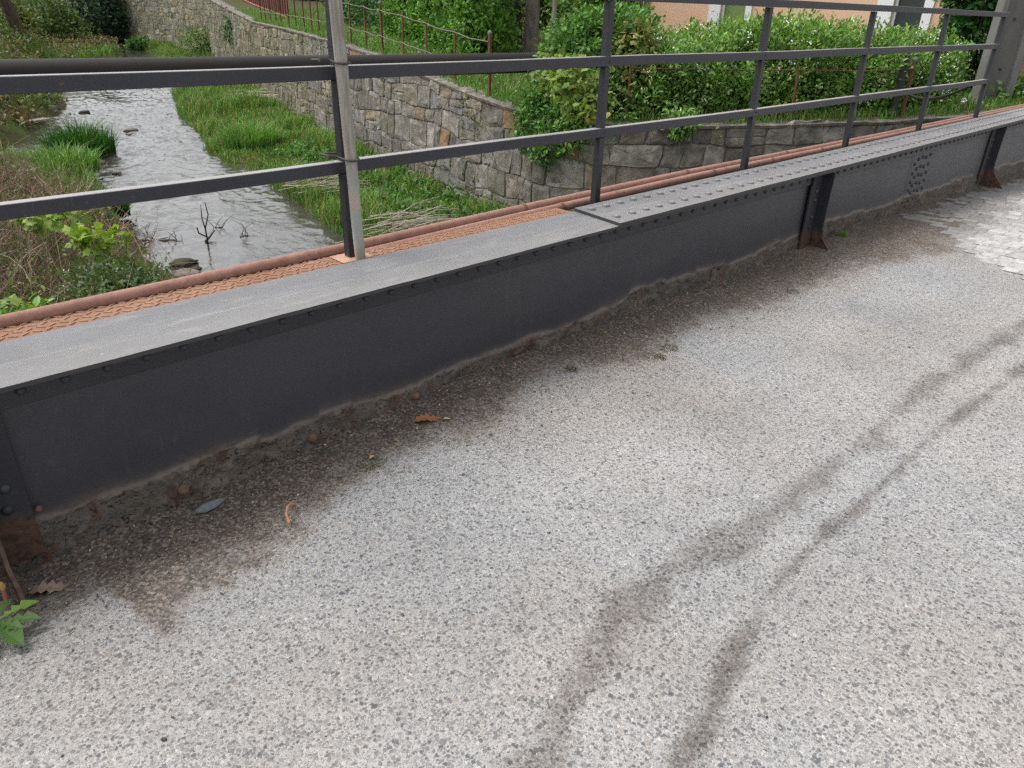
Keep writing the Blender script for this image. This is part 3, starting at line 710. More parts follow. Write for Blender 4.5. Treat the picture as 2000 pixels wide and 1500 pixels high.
z = -2.45; row = 0
def rowline(s, k): return .07 * (np.interp(s * .9 + k * 13.7, np.arange(400) * 1.0, _T[:, :, 3].ravel()[:400]) - .5) * 2
hrow = [random.uniform(.22, .46) for _ in range(40)]
while z < 2.8:
    h = hrow[row]; s = random.uniform(0, .3)
    while s < Smax - .5:
        big = random.random() ** 1.4; wd = .24 + .56 * big * (1.25 if s < 14 else 1.0); yb = np.interp(s, _sd, _wy); zt = float(wall_zt(s + wd / 2))
        if z + h > zw(yb) - .05 and z < zt - .05:
            z0a, z0b = z + rowline(s, row), z + rowline(s + wd, row); z1a, z1b = z + h + rowline(s, row + 1), z + h + rowline(s + wd, row + 1)
            z1a, z1b = min(z1a, zt + random.uniform(-.03, .03)), min(z1b, zt + random.uniform(-.03, .03))
            if z1a - z0a > .06 and z1b - z0b > .06:
                pieces = [(0, 1)] if random.random() > .28 or wd < .3 else [(0, .5), (.5, 1)]
                vert = random.random() < .5; g = .0055; sl_ = random.uniform(-.06, .06)
                for (u0, u1) in pieces:
                    if len(pieces) == 2 and not vert: ca = [(0, u0), (1, u0), (1, u1), (0, u1)]
                    else: ca = [(u0, 0), (u1, 0), (u1, 1), (u0, 1)]
                    cs = []
                    for (u, v) in ca:
                        bot = z0a + (z0b - z0a) * u; tp = z1a + (z1b - z1a) * u; cs.append(np.array([s + u * wd + sl_ * (v - .5) * (0 < u < 1 or 1), bot + v * (tp - bot)]))
                    cen = sum(cs) / 4; out = []
                    for i in range(4):
                        a, bq = cs[i], cs[(i + 1) % 4]; L = np.linalg.norm(bq - a); cf = min(.28, (.022 / max(L, .05) * random.uniform(.4, 2.2)))
                        out.append(a + (bq - a) * cf); out.append(a + (bq - a) * (.5 + random.uniform(-.1, .1)) + (a - cen) * 0 + np.array([random.uniform(-.012, .012), random.uniform(-.012, .012)])); out.append(a + (bq - a) * (1 - min(.28, (.022 / max(L, .05) * random.uniform(.4, 2.2)))))
                    out = [cen + (p - cen) * (1 - g / max(.06, np.linalg.norm(p - cen))) for p in out]
                    t = np.array(random.choices(STPAL, STW)[0]) * random.uniform(1.05, 1.65)
                    if s > 24: t = t * np.array((1.0, 1.02, .88)) * .95
                    add_stone(out, s, t, random.uniform(.006, .040))
        s += wd
    z += h; row += 1
stV = np.concatenate(stV); stC = np.concatenate(stC)
def mat_wallstone():
    M = Mat("rubble_stone"); c = M.attr("tint", False); n1 = M.noise(7, 6, .65); n2 = M.noise(35, 5, .7); n3 = M.noise(2.2, 5, .6)
    c = M.mix(1.0, c, M.ramp(n1, [(.25, .45), (.75, 1.5)]), 'MULTIPLY')
    c = M.mix(M.ramp(n3, [(.50, 0), (.70, .45)]), c, (.12, .112, .06))
    c = M.mix(M.ramp(n2, [(.62, 0), (.78, .5)]), c, (.36, .35, .32))
    c = M.mix(M.ramp(M.noise(5, 6, .7, M.scaled((1, 1, .45))), [(.58, 0), (.72, .6)]), c, (.055, .05, .045))
    return M.fin(c, .92, M.bump(M.math('ADD', n1, n2), .7, .025), .15)
me = raw_mesh("stonework", stV, [i for f in stF for i in f], [len(f) for f in stF], mat_wallstone(), stC)
import bmesh
bm_ = bmesh.new(); bm_.from_mesh(me); bmesh.ops.recalc_face_normals(bm_, faces=bm_.faces); bm_.to_mesh(me); bm_.free()
link("stonework", me, wall)
sq = np.arange(0, Smax, .25); b = MB()
A = wall_pt(sq, zw(np.interp(sq, _sd, _wy)) - .5, -.004); B = wall_pt(sq, wall_zt(sq) - .03, -.004); n_ = len(sq)
b.add(np.concatenate([A, B]), [(i, i + 1, n_ + i + 1, n_ + i) for i in range(n_ - 1)])
M_MORT = mat_tint("mortar", .95, 18, .6, .6, .02)
b.C = [np.tile((.17, .158, .138), (len(v), 1)) for v in b.V]; b.build("mortar_bed", M_MORT, wall)
b = MB(); rows_ = []
for off, dz in ((.035, -.04), (.05, .005), (-.10, .03), (-.26, .035), (-.42, .02), (-.44, -.1)):
    p = wall_pt(sq, wall_zt(sq) + dz, off); p[:, 2] += (fbm(sq * 2.2, sq * 0 + off * 9, 3, 2) - .5) * .05; rows_.append(p)
b.add(np.concatenate(rows_), [(r * n_ + i, r * n_ + i + 1, (r + 1) * n_ + i + 1, (r + 1) * n_ + i) for r in range(5) for i in range(n_ - 1)], (.20, .18, .155))
b.build("coping", mat_tint("coping_stone", .95, 7, .7, .9, .05), wall)

# ------------------------------------------------------------------ garden behind the wall
sg = np.arange(0, Smax + .01, .6); edge = wall_pt(sg, wall_zt(sg), -.40)
def garden_z(x, y):
    d2 = (x[..., None] - _top[None, ::6, 0]) ** 2 + (y[..., None] - _top[None, ::6, 1]) ** 2
    k = d2.argmin(-1); d = np.sqrt(d2.min(-1)); return _zt[::6][k] + .035 * np.clip(d - .4, 0, 14) + (fbm(x * .8, y * .8, 3, 2) - .5) * .12 * sstep(.3, 1.5, d)
pts = [Vector((p[0], p[1])) for p in edge]; ne = len(pts)
corner = [(6, 200), (200, 200), (200, 2.62)]
pts += [Vector(c) for c in corner]
ed = [(i, (i + 1) % len(pts)) for i in range(len(pts))]
inner = []
for s in np.arange(0, Smax, .9):
    for off in (.9, 1.5, 2.3, 3.3, 4.6, 6.5, 9, 13, 19, 28):
        p = wall_pt(np.array(s), np.array(0.), -off); q = np.array([p[0], p[1]]); dm = np.min(np.hypot(_top[:, 0] - q[0], _top[:, 1] - q[1]))
        if dm > off * .82 - .05 and p[1] > 2.9: inner.append(Vector((p[0] + random.uniform(-.1, .1), p[1] + random.uniform(-.1, .1))))
res = delaunay_2d_cdt(pts + inner, ed, [], 1, 1e-4)
gv = np.array([(p[0], p[1]) for p in res[0]]); gf = res[2]
gz = garden_z(gv[:, 0], gv[:, 1])
me = raw_mesh("garden_ground", np.column_stack([gv, gz]), [i for f in gf for i in f], [len(f) for f in gf], M_SOIL, None, True)
bm_ = bmesh.new(); bm_.from_mesh(me); bmesh.ops.recalc_face_normals(bm_, faces=bm_.faces); bm_.to_mesh(me); bm_.free()
tag(link("garden_ground", me), kind="structure")
def gz1(x, y): return float(garden_z(np.array([x]), np.array([y]))[0])

# ================================================================== vegetation
LANCE = (np.array([(0, 0, 0), (.22, .19, .035), (.22, -.19, .035), (.22, 0, 0), (.6, .21, .02), (.6, -.21, .02), (.6, 0, -.02), (1, 0, -.12)]),
         np.array([(0, 3, 1), (0, 2, 3), (3, 6, 4), (3, 4, 1), (3, 2, 5), (3, 5, 6), (6, 7, 4), (6, 5, 7)]))
OVAL = (np.array([(0, 0, 0), (.3, .26, .05), (.3, -.26, .05), (.45, 0, 0), (.72, .2, .0), (.72, -.2, .0), (1, 0, -.12)]),
        np.array([(0, 3, 1), (0, 2, 3), (1, 3, 4), (2, 5, 3), (3, 6, 4), (3, 5, 6)]))
_ml = [(0, 0), (.05, .20), (-.06, .46), (.22, .40), (.34, .66), (.48, .42), (.62, .46), (.66, .22), (1.0, 0)]
_mv = [(x, y) for x, y in _ml] + [(x, -y) for x, y in _ml[1:-1]][::-1]
MAPLE = (np.array([(.35, 0, .06)] + [(x, y, -.16 * abs(y) - .1 * max(0, x - .5)) for x, y in _mv]), np.array([(0, 1 + i, 1 + (i + 1) % len(_mv)) for i in range(len(_mv))]))
QUAD = (np.array([(0, .3, 0), (0, -.3, 0), (1, -.25, -.05), (1, .25, -.05), (.5, 0, .08)]), np.array([(0, 1, 4), (1, 2, 4), (2, 3, 4), (3, 0, 4)]))
def basis(A, N):
    A = A / (np.linalg.norm(A, axis=1)[:, None] + 1e-9); N = N - A * (A * N).sum(1)[:, None]; N = N / (np.linalg.norm(N, axis=1)[:, None] + 1e-9)
    return np.stack([A, np.cross(N, A), N], -1)
def foliage(name, P, A, N, size, tmpl, cols, mat=None, parent=None):
    return scatter(name, P, basis(A, N), size, tmpl[0], tmpl[1], cols, mat or M_LEAF, parent)
def blob_pts(blobs, n, shell=.5, gap=.42, gs=2.2, k=0):
    bl = np.array(blobs, float); w_ = bl[:, 3] * bl[:, 4] + bl[:, 4] * bl[:, 5] + bl[:, 3] * bl[:, 5]; w_ /= w_.sum()
    P = []; D = []
    while sum(len(p) for p in P) < n:
        i = rng.choice(len(bl), n * 2, p=w_); d = rng.normal(size=(n * 2, 3)); d /= np.linalg.norm(d, axis=1)[:, None]
        r = 1 - shell * rng.random(n * 2) ** 1.6
        lump = 1 + .25 * (fbm(d[:, 0] * 2.5 + i * 3.1, d[:, 1] * 2.5 + d[:, 2] * 2 + i, 3, k) - .5) * 2
        p = bl[i, :3] + d * bl[i, 3:6] * (r * lump)[:, None]
        keep = fbm(p[:, 0] * gs + p[:, 2] * gs * .7, p[:, 1] * gs + p[:, 2] * gs * .9, 3, k + 1) > gap * rng.uniform(.75, 1.1, len(p))
        P.append(p[keep]); D.append(d[keep])
    return np.concatenate(P)[:n], np.concatenate(D)[:n]
def clumped(P, D, per, spread, axis_up=.35, droop=.0):
    "turn every point into a twig tip with several leaves around it"
    n = len(P); A = np.repeat(D, per, 0) * .6 + rng.normal(size=(n * per, 3)) * .65; A[:, 2] += axis_up - droop
    Q = np.repeat(P, per, 0) + rng.normal(size=(n * per, 3)) * spread
    N = rng.normal(size=(n * per, 3)) * .45 + np.repeat(D, per, 0) * .5; N[:, 2] += .8
    return Q, A, N
def stems_mb(base, P, n, r=.006, col=(.10, .07, .045)):
    b = MB(); base = np.array(base, float)
    for i in rng.integers(0, len(P), n):
        e = P[i]; s0 = base + np.array([*rng.normal(0, .18, 2), 0]); mid = (s0 + e) / 2 + rng.normal(0, .08, 3); mid[2] += .12
        t = np.linspace(0, 1, 6)[:, None]; C_ = (1 - t) ** 2 * s0 + 2 * t * (1 - t) * mid + t ** 2 * e
        b.tube(C_, np.linspace(r, r * .35, 6), 5, False, np.array(col) * random.uniform(.7, 1.4))
    return b
def bush(name, label, cat, base, blobs, n, size, tmpl, pal, per=4, spread=.05, group=None, stems=30, stem_r=.008, flowers=0, fpal=((.85, .85, .78),), up=.35, gap=.42, shell=.5, gs=2.2, jit=.18, droop=0., fsize=.022):
    o = empty(name, tuple(base), label, cat, group)
    P, D = blob_pts(blobs, n, shell, gap, gs, random.randint(0, 5)); Q, A, N = clumped(P, D, per, spread, up, droop)
    sz = size * rng.uniform(.6, 1.25, len(Q)); twig = np.repeat(pick(n, pal, jit), per, 0) * rng.uniform(.85, 1.15, (n * per, 1))
    foliage("foliage", Q, A, N, sz, tmpl, twig, None, o)
    if stems: stems_mb(base, P, stems, stem_r).build("stems", M_TWIG, o)
    if flowers:
        P2, D2 = blob_pts(blobs, flowers, .12, gap, gs, 2); per2 = 6
        Q2 = np.repeat(P2 + D2 * .03, per2, 0) + rng.normal(0, .022, (flowers * per2, 3)); A2 = rng.normal(size=Q2.shape); N2 = np.repeat(D2, per2, 0) + rng.normal(0, .4, Q2.shape)
        foliage("blossom", Q2, A2, N2, rng.uniform(.7, 1.3, len(Q2)) * fsize, OVAL, pick(len(Q2), fpal, .06), M_PETAL, o)
    return o
GB = (np.array([(-.5, 0, 0), (.5, 0, 0), (.46, .10, .42), (-.46, .10, .42), (.3, .36, .78), (-.3, .36, .78), (0, .75, 1.0)]), [(0, 1, 2, 3), (3, 2, 4, 5), (5, 4, 6)])
def grass(name, P, hgt, wid, bend, pal, jit=.2, lean=None, parent=None):
    n = len(P); a = rng.uniform(0, 2 * math.pi, n)
    if lean is not None: a = np.where(rng.random(n) < .55, lean + rng.normal(0, .6, n), a)
    c, s = np.cos(a), np.sin(a); Z_ = np.zeros(n); O_ = np.ones(n)
    Rm = np.stack([np.stack([c, -s, Z_], -1), np.stack([s, c, Z_], -1), np.stack([Z_, Z_, O_], -1)], 1)
    hh = hgt * rng.uniform(.45, 1.25, n); sc = np.stack([wid * rng.uniform(.6, 1.3, n), hh * bend * rng.uniform(.1, 1.5, n), hh * rng.uniform(.7, 1, n)], 1)
    return scatter(name, P, Rm, sc, GB[0], GB[1], pick(n, pal, jit), M_GRASS, parent)
GPAL = [(.115, .255, .045), (.145, .30, .058), (.095, .22, .04), (.20, .33, .085), (.16, .285, .065), (.075, .185, .04), (.13, .28, .052), (.24, .30, .11)]
GDRY = GPAL + [(.24, .22, .08), (.30, .26, .13)]
def wall_x(y): return np.interp(y, _wy[_wy > 8.4], _wx[_wy > 8.4])
def bank_pts(n, y0, y1, pw=1.0, inset=.05):
    y = y0 + (y1 - y0) * rng.random(n) ** pw; xr = poly_interp(XR, y) + inset; xw = wall_x(y) - .02; x = xr + (xw - xr) * rng.random(n)
    k = fbm(x * 1.6, y * 1.6, 3, 2); keep = rng.random(n) < .5 + 1.3 * sstep(.25, .6, k); x, y = x[keep], y[keep]
    return np.stack([x, y, bank_z(x, y) - .02], 1)
P = bank_pts(44000, 7.5, 20, 1.0, -.12)
hh = .14 + .30 * sstep(.35, .7, fbm(P[:, 0] * .9, P[:, 1] * .9, 3, 5))
tag(grass("bank_grass", P, hh, (.017), .6, GDRY, .24), "lush green grass covering the bank between the water and the stone wall", "grass", kind="stuff")
P = bank_pts(46000, 19, 56, 1.3, -.18)
hh = .18 + .38 * sstep(.35, .7, fbm(P[:, 0] * .7, P[:, 1] * .7, 3, 5))
tag(grass("upstream_grass", P, hh, .024, .55, GDRY, .24), "bright green grass strip at the foot of the wall farther upstream", "grass", kind="stuff")
# broad leaved weeds in the near bank
P = bank_pts(750, 8.5, 17, 1.0, .6); P = P[P[:, 0] > 7.0]; P[:, 2] += rng.uniform(.06, .2, len(P)); D = np.tile((0, 0, 1.), (len(P), 1))
Q, A, N = clumped(P, D, 4, .06, .1); A[:, 2] *= .6
tag(foliage("bank_weeds", Q, A, N, rng.uniform(.06, .16, len(Q)), LANCE, pick(len(Q), [(.08, .19, .04), (.11, .24, .045), (.06, .15, .035)], .2)), "leafy weeds standing in the grass at the foot of the wall", "weeds", kind="stuff")
# garden grass
def garden_pts(n, s0, s1, o0, o1, pw=1.4):
    s = rng.uniform(s0, s1, n); o = o0 + (o1 - o0) * rng.random(n) ** pw; p = wall_pt(s, np.zeros(n), -o); p[:, 2] = garden_z(p[:, 0], p[:, 1]) - .01
    d = np.sqrt(((p[:, None, :2] - _top[None, ::8, :2]) ** 2).sum(-1)).min(1); return p[d > np.minimum(o, .6) * .8]
sA, sB, sC = s_at_px(1000), s_at_px(640), s_at_px(490)
P = np.concatenate([garden_pts(13000, sA - 2, sB, .28, 4.5), garden_pts(15000, sB, sC + 6, .28, 7), garden_pts(5000, sA - 1, sC, .12, .5)])
tag(grass("garden_grass", P, .17, .016, .6, GPAL + [(.17, .30, .05)], .2), "garden grass sloping up behind the rusty fence", "grass", kind="stuff")
P = np.concatenate([garden_pts(6000, .2, 12, .25, 2.2), garden_pts(5000, 1.0, 6.5, .2, 3.0), garden_pts(2500, .5, 13, .05, .35)])
tag(grass("verge_grass", P, .21, .013, .7, GPAL + [(.20, .24, .06), (.27, .23, .12)], .22), "rough grass verge on top of the wall beneath the flowering hedge", "grass", kind="stuff")
sq2 = rng.uniform(0, 75, 3800); zf = rng.random(3800); zt_ = wall_zt(sq2); zb_ = zw(np.interp(sq2, _sd, _wy)) + .2; zz = zb_ + (zt_ - zb_) * zf
kk = fbm(sq2 * .9, zz * 1.4, 3, 4) > .54; P = wall_pt(sq2[kk], zz[kk], .04); nrm = np.stack([-np.interp(sq2[kk], _sd, _nx), -np.interp(sq2[kk], _sd, _ny), np.full(kk.sum(), .4)], 1)
Q, A, N = clumped(P, nrm, 6, .05, -.25)
tag(foliage("wall_weeds", Q, A, N, rng.uniform(.03, .085, len(Q)), LANCE, pick(len(Q), [(.10, .15, .035), (.17, .17, .06), (.07, .13, .03), (.20, .16, .08)], .2)), "scattered small weeds and dry tufts rooted in the wall joints", "weeds", kind="stuff")

# ---- flowering hedge shrubs along the top of the wing wall
HED = [(.145, .275, .06), (.18, .325, .072), (.105, .22, .05), (.235, .385, .095), (.275, .42, .115)]
def hedge_bush(px0, px1, label, top, depth, n, pal, flowers, k, low=.1):
    s0, s1 = sorted((s_at_px(px0, 0, 20), s_at_px(px1, 0, 20))); blobs = []
    for s in np.arange(s0, s1 + .01, .5):
        for off in (.75, 1.5):
            p = wall_pt(np.array(s), np.array(0.), -off - random.uniform(-.1, .15)); g = gz1(p[0], p[1]); tt = top + random.uniform(-.14, .10)
            blobs.append((p[0], p[1], g + tt * .62, .48, .48, tt * .42)); blobs.append((p[0] + random.uniform(-.15, .15), p[1], g + tt * .30, .46, .46, tt * .32))
    c = wall_pt(np.array((s0 + s1) / 2), np.array(0.), -1.1)
    return bush("flowering_shrub", label, "shrub", (c[0], c[1], gz1(c[0], c[1])), blobs, int(n * 1.35), .078, LANCE, pal, 5, .06, "flowering hedge shrubs", 60, .009, flowers * 5, up=.45, gap=.40, shell=.42, fsize=.028)
hedge_bush(1872, 1745, "flowering hedge shrub with the densest white blossom, nearest the concrete post", 1.18, 1, 2600, HED, 90, 0)
hedge_bush(1740, 1560, "white flowering hedge shrub in front of the dark glazed window", 1.42, 1, 3100, HED, 40, 1)
hedge_bush(1555, 1400, "bright green hedge shrub below the green window", 1.30, 1, 2800, HED, 36, 2)
hedge_bush(1395, 1255, "hedge shrub with small white blossom below the plain peach wall", 1.12, 1, 2600, HED, 60, 3)
MAPY = [(.23, .31, .075), (.18, .27, .055), (.28, .34, .10), (.14, .23, .045)]
s_ = s_at_px(1225, 0, 20); p = wall_pt(np.array(s_), np.array(0.), -.55)
bush("maple_sapling", "olive yellow young maple sapling between the dark shrub and the flowering hedge", "sapling", (p[0], p[1], .05), [(p[0], p[1], .92, .28, .40, .48), (p[0] - .1, p[1] + .1, .45, .3, .38, .36)], 560, .088, MAPLE, [(.19, .20, .06), (.24, .24, .075), (.14, .17, .045)], 2, .05, None, 14, .008, up=-.3, gap=.3)
s_ = s_at_px(1095, 0, 20)
blobs = []
for px, off, zc, rr, rz in ((1075, .5, .95, .55, .50), (1120, .9, 1.05, .6, .5), (1160, 1.2, 1.0, .6, .55), (1060, .25, .30, .42, .45), (1110, .2, .25, .45, .55), (1160, .5, .35, .5, .5), (1045, -.02, -.15, .28, .42), (1085, -.05, -.35, .30, .45), (1130, .0, -.25, .3, .4), (1180, .2, .2, .4, .4), (1025, .7, .55, .45, .5)):
    q = wall_pt(np.array(s_at_px(px, 0, 20)), np.array(0.), -off); blobs.append((q[0], q[1], zc, rr, rr, rz))
p = wall_pt(np.array(s_), np.array(0.), -.5)
bush("leafy_shrub", "large dark green shrub spilling over the corner of the stone wall", "shrub", (p[0], p[1], .05), blobs, 4200, .085, LANCE, [(.10, .225, .05), (.13, .275, .06), (.175, .33, .078), (.075, .175, .042)], 5, .06, None, 90, .010, up=.2, gap=.40)
q = at_f(1125, 165, 9.6); q2 = at_f(1085, 150, 9.9)
bush("maple_sapling", "fresh lime green maple sapling leaning out in front of the dark shrub", "sapling", (p[0], p[1], .05), [(q[0], q[1], q[2], .30, .36, .30), (q2[0], q2[1], q2[2] + .05, .24, .24, .20), (*at_f(1160, 205, 9.5), .2, .22, .16)], 430, .088, MAPLE, MAPY, 2, .05, None, 12, .008, up=-.35, gap=.25)
def wall_hang(px, py, fw, rad, n, label, fl=0):
    c = at_f(px, py, fw)
    k = np.argmin(np.abs(proj(wall_pt(_sd, np.full_like(_sd, c[2])))[0][:200] - px)); c = wall_pt(_sd[k:k + 1], np.array([c[2]]), .10)[0]
    return bush("wall_plant", label, "plant", (c[0], c[1], c[2]), [(c[0], c[1], c[2], rad, rad, rad * .75), (c[0], c[1], c[2] - rad * .6, rad * .7, rad * .7, rad * .6)], n, .075, LANCE, HED, 5, .05, "plants growing out of the wall face", 10, .006, fl, up=.0, gap=.3, droop=.25)
wall_hang(1125, 290, 9.0, .22, 190, "leafy green plant hanging from the wall face below the dark shrub")
wall_hang(1322, 268, 9.4, .20, 170, "white flowering plant hanging over the wall edge below the hedge", 34)
# clipped conifer hedge, darker shrubs behind
def row(px0, px1, f0, f1, n): return [(at_f(px0 + (px1 - px0) * t, 60, f0 + (f1 - f0) * t)[:2]) for t in np.linspace(0, 1, n)]
blobs = []
for (x, y) in row(952, 788, 15.6, 19.8, 11):
    g = gz1(x, y)
    for zc in (.18, .6, 1.4, 2.2): blobs.append((x, y, g + zc, .66, .66, .62))
bush("conifer_hedge", "dense clipped conifer hedge of bright green scale foliage", "hedge", (12.4, 14.6, gz1(12.4, 14.6)), blobs, 11500, .10, OVAL, [(.15, .30, .05), (.11, .25, .042), (.19, .35, .065), (.075, .185, .036)], 4, .06, None, 20, .012, up=.5, gap=.38, shell=.3, gs=1.6)
blobs = []
for (x, y) in row(792, 690, 21, 27, 7):
    g = gz1(x, y)
    for zc in (.25, .9, 1.8, 2.8): blobs.append((x, y, g + zc, .9, .9, .8))
bush("ivy_hedge", "dark blue green ivy covered hedge continuing past the conifer hedge", "hedge", (16, 21.5, gz1(16, 21.5)), blobs, 5200, .14, OVAL, [(.065, .145, .045), (.085, .175, .055), (.05, .115, .035)], 4, .08, None, 16, .012, up=.1, gap=.40, gs=1.4)
c = at_f(625, 25, 40); bush("lilac_shrub", "pale green shrub at the far end of the garden lawn", "shrub", (c[0], c[1], gz1(c[0], c[1])), [(c[0] + dx, c[1] + dy, gz1(c[0], c[1]) + zc, 1.3, 1.3, 1.1) for dx, dy, zc in ((0, 0, 1), (1, -1.2, 1.4), (-.6, 1.2, 1.8), (.6, .4, 2.6))], 2400, .20, OVAL, [(.10, .20, .05), (.13, .24, .06), (.08, .17, .05)], 4, .1, None, 16, .02, gs=1.2)
c = at_f(978, 22, 19.5); bush("golden_shrub", "yellow green shrub at the right end of the conifer hedge", "shrub", (c[0], c[1], gz1(c[0], c[1])), [(c[0], c[1], gz1(c[0], c[1]) + zc, .45, .45, .6) for zc in (.8, 1.6, 2.3)], 1100, .09, LANCE, [(.16, .22, .03), (.22, .27, .05), (.12, .18, .03)], 5, .06, None, 20, .01)
c = at_f(992, 70, 18.5); bush("bare_shrub", "half bare grey brown shrub beside the tree trunks", "shrub", (c[0], c[1], gz1(c[0], c[1])), [(c[0], c[1], gz1(c[0], c[1]) + .6, .45, .45, .6), (c[0], c[1], gz1(c[0], c[1]) + 1.3, .35, .35, .45)], 330, .07, LANCE, [(.12, .13, .06), (.16, .14, .08), (.07, .12, .04)], 3, .08, None, 130, .009)
for px, fw, tp, lab in ((1120, 21, 3.4, "green garden shrub behind the dark shrub at the wall corner"), (1178, 17.5, 2.3, "leafy garden shrub in front of the brown shed"), (1062, 22, 2.6, "shady green shrub behind the thin bare stem")):
    c = at_f(px, 20, fw); g = gz1(c[0], c[1])
    bush("garden_shrub", lab, "shrub", (c[0], c[1], g), [(c[0] + random.uniform(-.5, .5), c[1] + random.uniform(-.5, .5), g + zc, .8, .8, .7) for zc in np.arange(.5, tp, .55)], 1500, .12, OVAL, HED, 4, .08, "garden shrubs behind the wall", 24, .012, gs=1.6)
c = at_f(1893, 55, 13.9); g = gz1(c[0], c[1])
bush("laurel_shrub", "dark glossy shrub behind the left edge of the concrete post", "shrub", (c[0], c[1], g), [(c[0], c[1], g + zc, .5, .5, .55) for zc in (.5, 1.1, 1.7, 2.2)], 1700, .13, OVAL, [(.03, .10, .025), (.045, .13, .03), (.06, .16, .035)], 4, .07, None, 20, .012)
c = at_f(2012, 90, 14.6); g = gz1(c[0], c[1])
bush("laurel_shrub", "dark glossy shrub behind the right edge of the concrete post", "shrub", (c[0], c[1], g), [(c[0], c[1], g + zc, .55, .55, .55) for zc in (.4, 1.0, 1.7, 2.2)], 1700, .13, OVAL, [(.03, .10, .025), (.05, .14, .03), (.07, .17, .035)], 4, .07, None, 20, .012)
c = at_f(1985, 195, 13.6); g = gz1(c[0], c[1])
bush("low_weed_clump", "low green weed clump at the foot of the concrete post", "weeds", (c[0], c[1], g), [(c[0], c[1], g + .15, .7, .5, .25), (*at_f(1930, 190, 14.2)[:2], g + .12, .5, .4, .25)], 620, .10, OVAL, HED, 4, .07, None, 10, .005, up=.2)

# ---- trees in the garden
def tree(label, base, h, r, lean=(0, 0), crown=1500, pal=HED, crad=1.6, bark=(.16, .135, .115), name="garden_tree"):
    t = empty(name, tuple(base), label, "tree"); base = np.array(base)
    zz = np.linspace(0, h, 14); P = np.stack([base[0] + lean[0] * zz + .02 * np.sin(zz * 2), base[1] + lean[1] * zz + .02 * np.cos(zz * 3), base[2] - .1 + zz], 1)
    rr = np.interp(zz, [0, .25, h], [r * 1.35, r, r * .45]); b = MB(); b.tube(P, rr, 14, True, bark); top = P[-1]
    for i in range(7):
        a = i * 2.4; k = 7 + i; e = P[min(k, 13)] + np.array([math.cos(a) * crad * .8, math.sin(a) * crad * .8, h * .22]); b.tube([P[min(k, 13)], (P[min(k, 13)] + e) / 2 + np.array([0, 0, -.1]), e], [r * .4, r * .25, r * .1], 7, True, bark)
    b.build("trunk", M_BARK, t, True)
    if crown:
        blobs = [(top[0] + math.cos(a) * crad * .7, top[1] + math.sin(a) * crad * .7, top[2] + dz, crad * .75, crad * .75, crad * .6) for a, dz in ((0, .2), (1.6, -.2), (3.1, .4), (4.6, 0), (2.2, 1.1))]
        Pc, D = blob_pts(blobs, crown, .6, .42, 1.2, 3); Q, A, N = clumped(Pc, D, 4, .12, .1); foliage("crown", Q, A, N, rng.uniform(.08, .15, len(Q)), OVAL, pick(len(Q), pal, .2), None, t)
    return t
c = at_f(1036, 60, 17); tree("thick brown tree trunk standing behind the wall corner", (c[0], c[1], gz1(c[0], c[1])), 4.6, .18, (.01, 0), bark=(.23, .20, .175))
c = at_f(1011, 60, 17.9); t = tree("broken dark tree stump left of the thick brown trunk", (c[0], c[1], gz1(c[0], c[1])), 1.55, .14, (-.05, .02), 0, bark=(.085, .07, .055), name="tree_stump")
c = at_f(1076, 40, 15); tree("thin pale bare stem right of the thick brown trunk", (c[0], c[1], gz1(c[0], c[1])), 4.2, .055, (.03, -.02), 350, HED, .9, (.24, .215, .185), "young_tree")
FARP = [(.05, .11, .03), (.065, .14, .04), (.04, .09, .03), (.08, .15, .045)]
for i, (px, fw, hh, lab) in enumerate(((520, 62, 4, "far tree beyond the red fence, leftmost of the far row"), (640, 56, 4, "far tree behind the lilac shrub at the end of the lawn"), (760, 48, 4, "far tree rising behind the ivy covered hedge"), (900, 40, 4, "far tree rising behind the conifer hedge"), (1030, 34, 3.5, "far tree behind the thick brown trunk"), (1140, 34, 3.5, "far tree between the brown trunk and the brown shed"), (1985, 30, 3, "tree behind the concrete post at the right edge"))):
    c = at_f(px, 20, fw); g = gz1(c[0], c[1]); k = hh / 4
    t = empty("far_tree", (c[0], c[1], g), lab, "tree", "far trees beyond the garden")
    MB().tube([(c[0], c[1], g - .1), (c[0] + .1, c[1], g + hh * .6), (c[0], c[1] + .1, g + hh * 1.3)], [.22, .17, .08], 10, True, (.13, .11, .09)).build("trunk", M_BARK, t, True)
    bl = [(c[0] + random.uniform(-2.6, 2.6), c[1] + random.uniform(-2.6, 2.6), g + random.uniform(.8, 6.5), 2.0 * k, 2.0 * k, 1.5 * k) for _ in range(13)]
    Pc, D = blob_pts(bl, 2600, .5, .36, .9, i % 5); Q, A, N = clumped(Pc, D, 3, .2, .1); foliage("crown", Q, A, N, rng.uniform(.2, .36, len(Q)), OVAL, pick(len(Q), FARP, .2), None, t)
# ================================================================== built things behind the wall
def place_rot(mbx, mat, name, parent=None, **k): return mbx.build(name, mat, parent, **k)
def mat_plaster():
    M = Mat("peach_plaster"); n1 = M.noise(1.2, 5); n2 = M.noise(60, 4)
    c = M.mix(n1, (.66, .43, .29), (.72, .49, .345)); return M.fin(c, .9, M.bump(n2, .3, .004), .1)
M_PLAS = mat_plaster(); M_WHITE = mat_tint("white_paint", .5, 25, .06, .1, .002); M_GLASS = Mat("window_glass").fin((.05, .06, .06), .06, None, .6)
HX = 18.0
house = empty("peach_house", (HX, 7, .2), "peach plastered house with white framed windows behind the hedge", "house")
ops = [(6.40, 7.05), (10.5, 11.2)]; z0, z1, zs, zh = -.2, 5.8, .95, 2.45
b = MB(); ys = [4.3] + [v for o in ops for v in o] + [13.6]
for i in range(0, len(ys), 2): b.box(HX, HX + .35, ys[i], ys[i + 1], z0, z1)
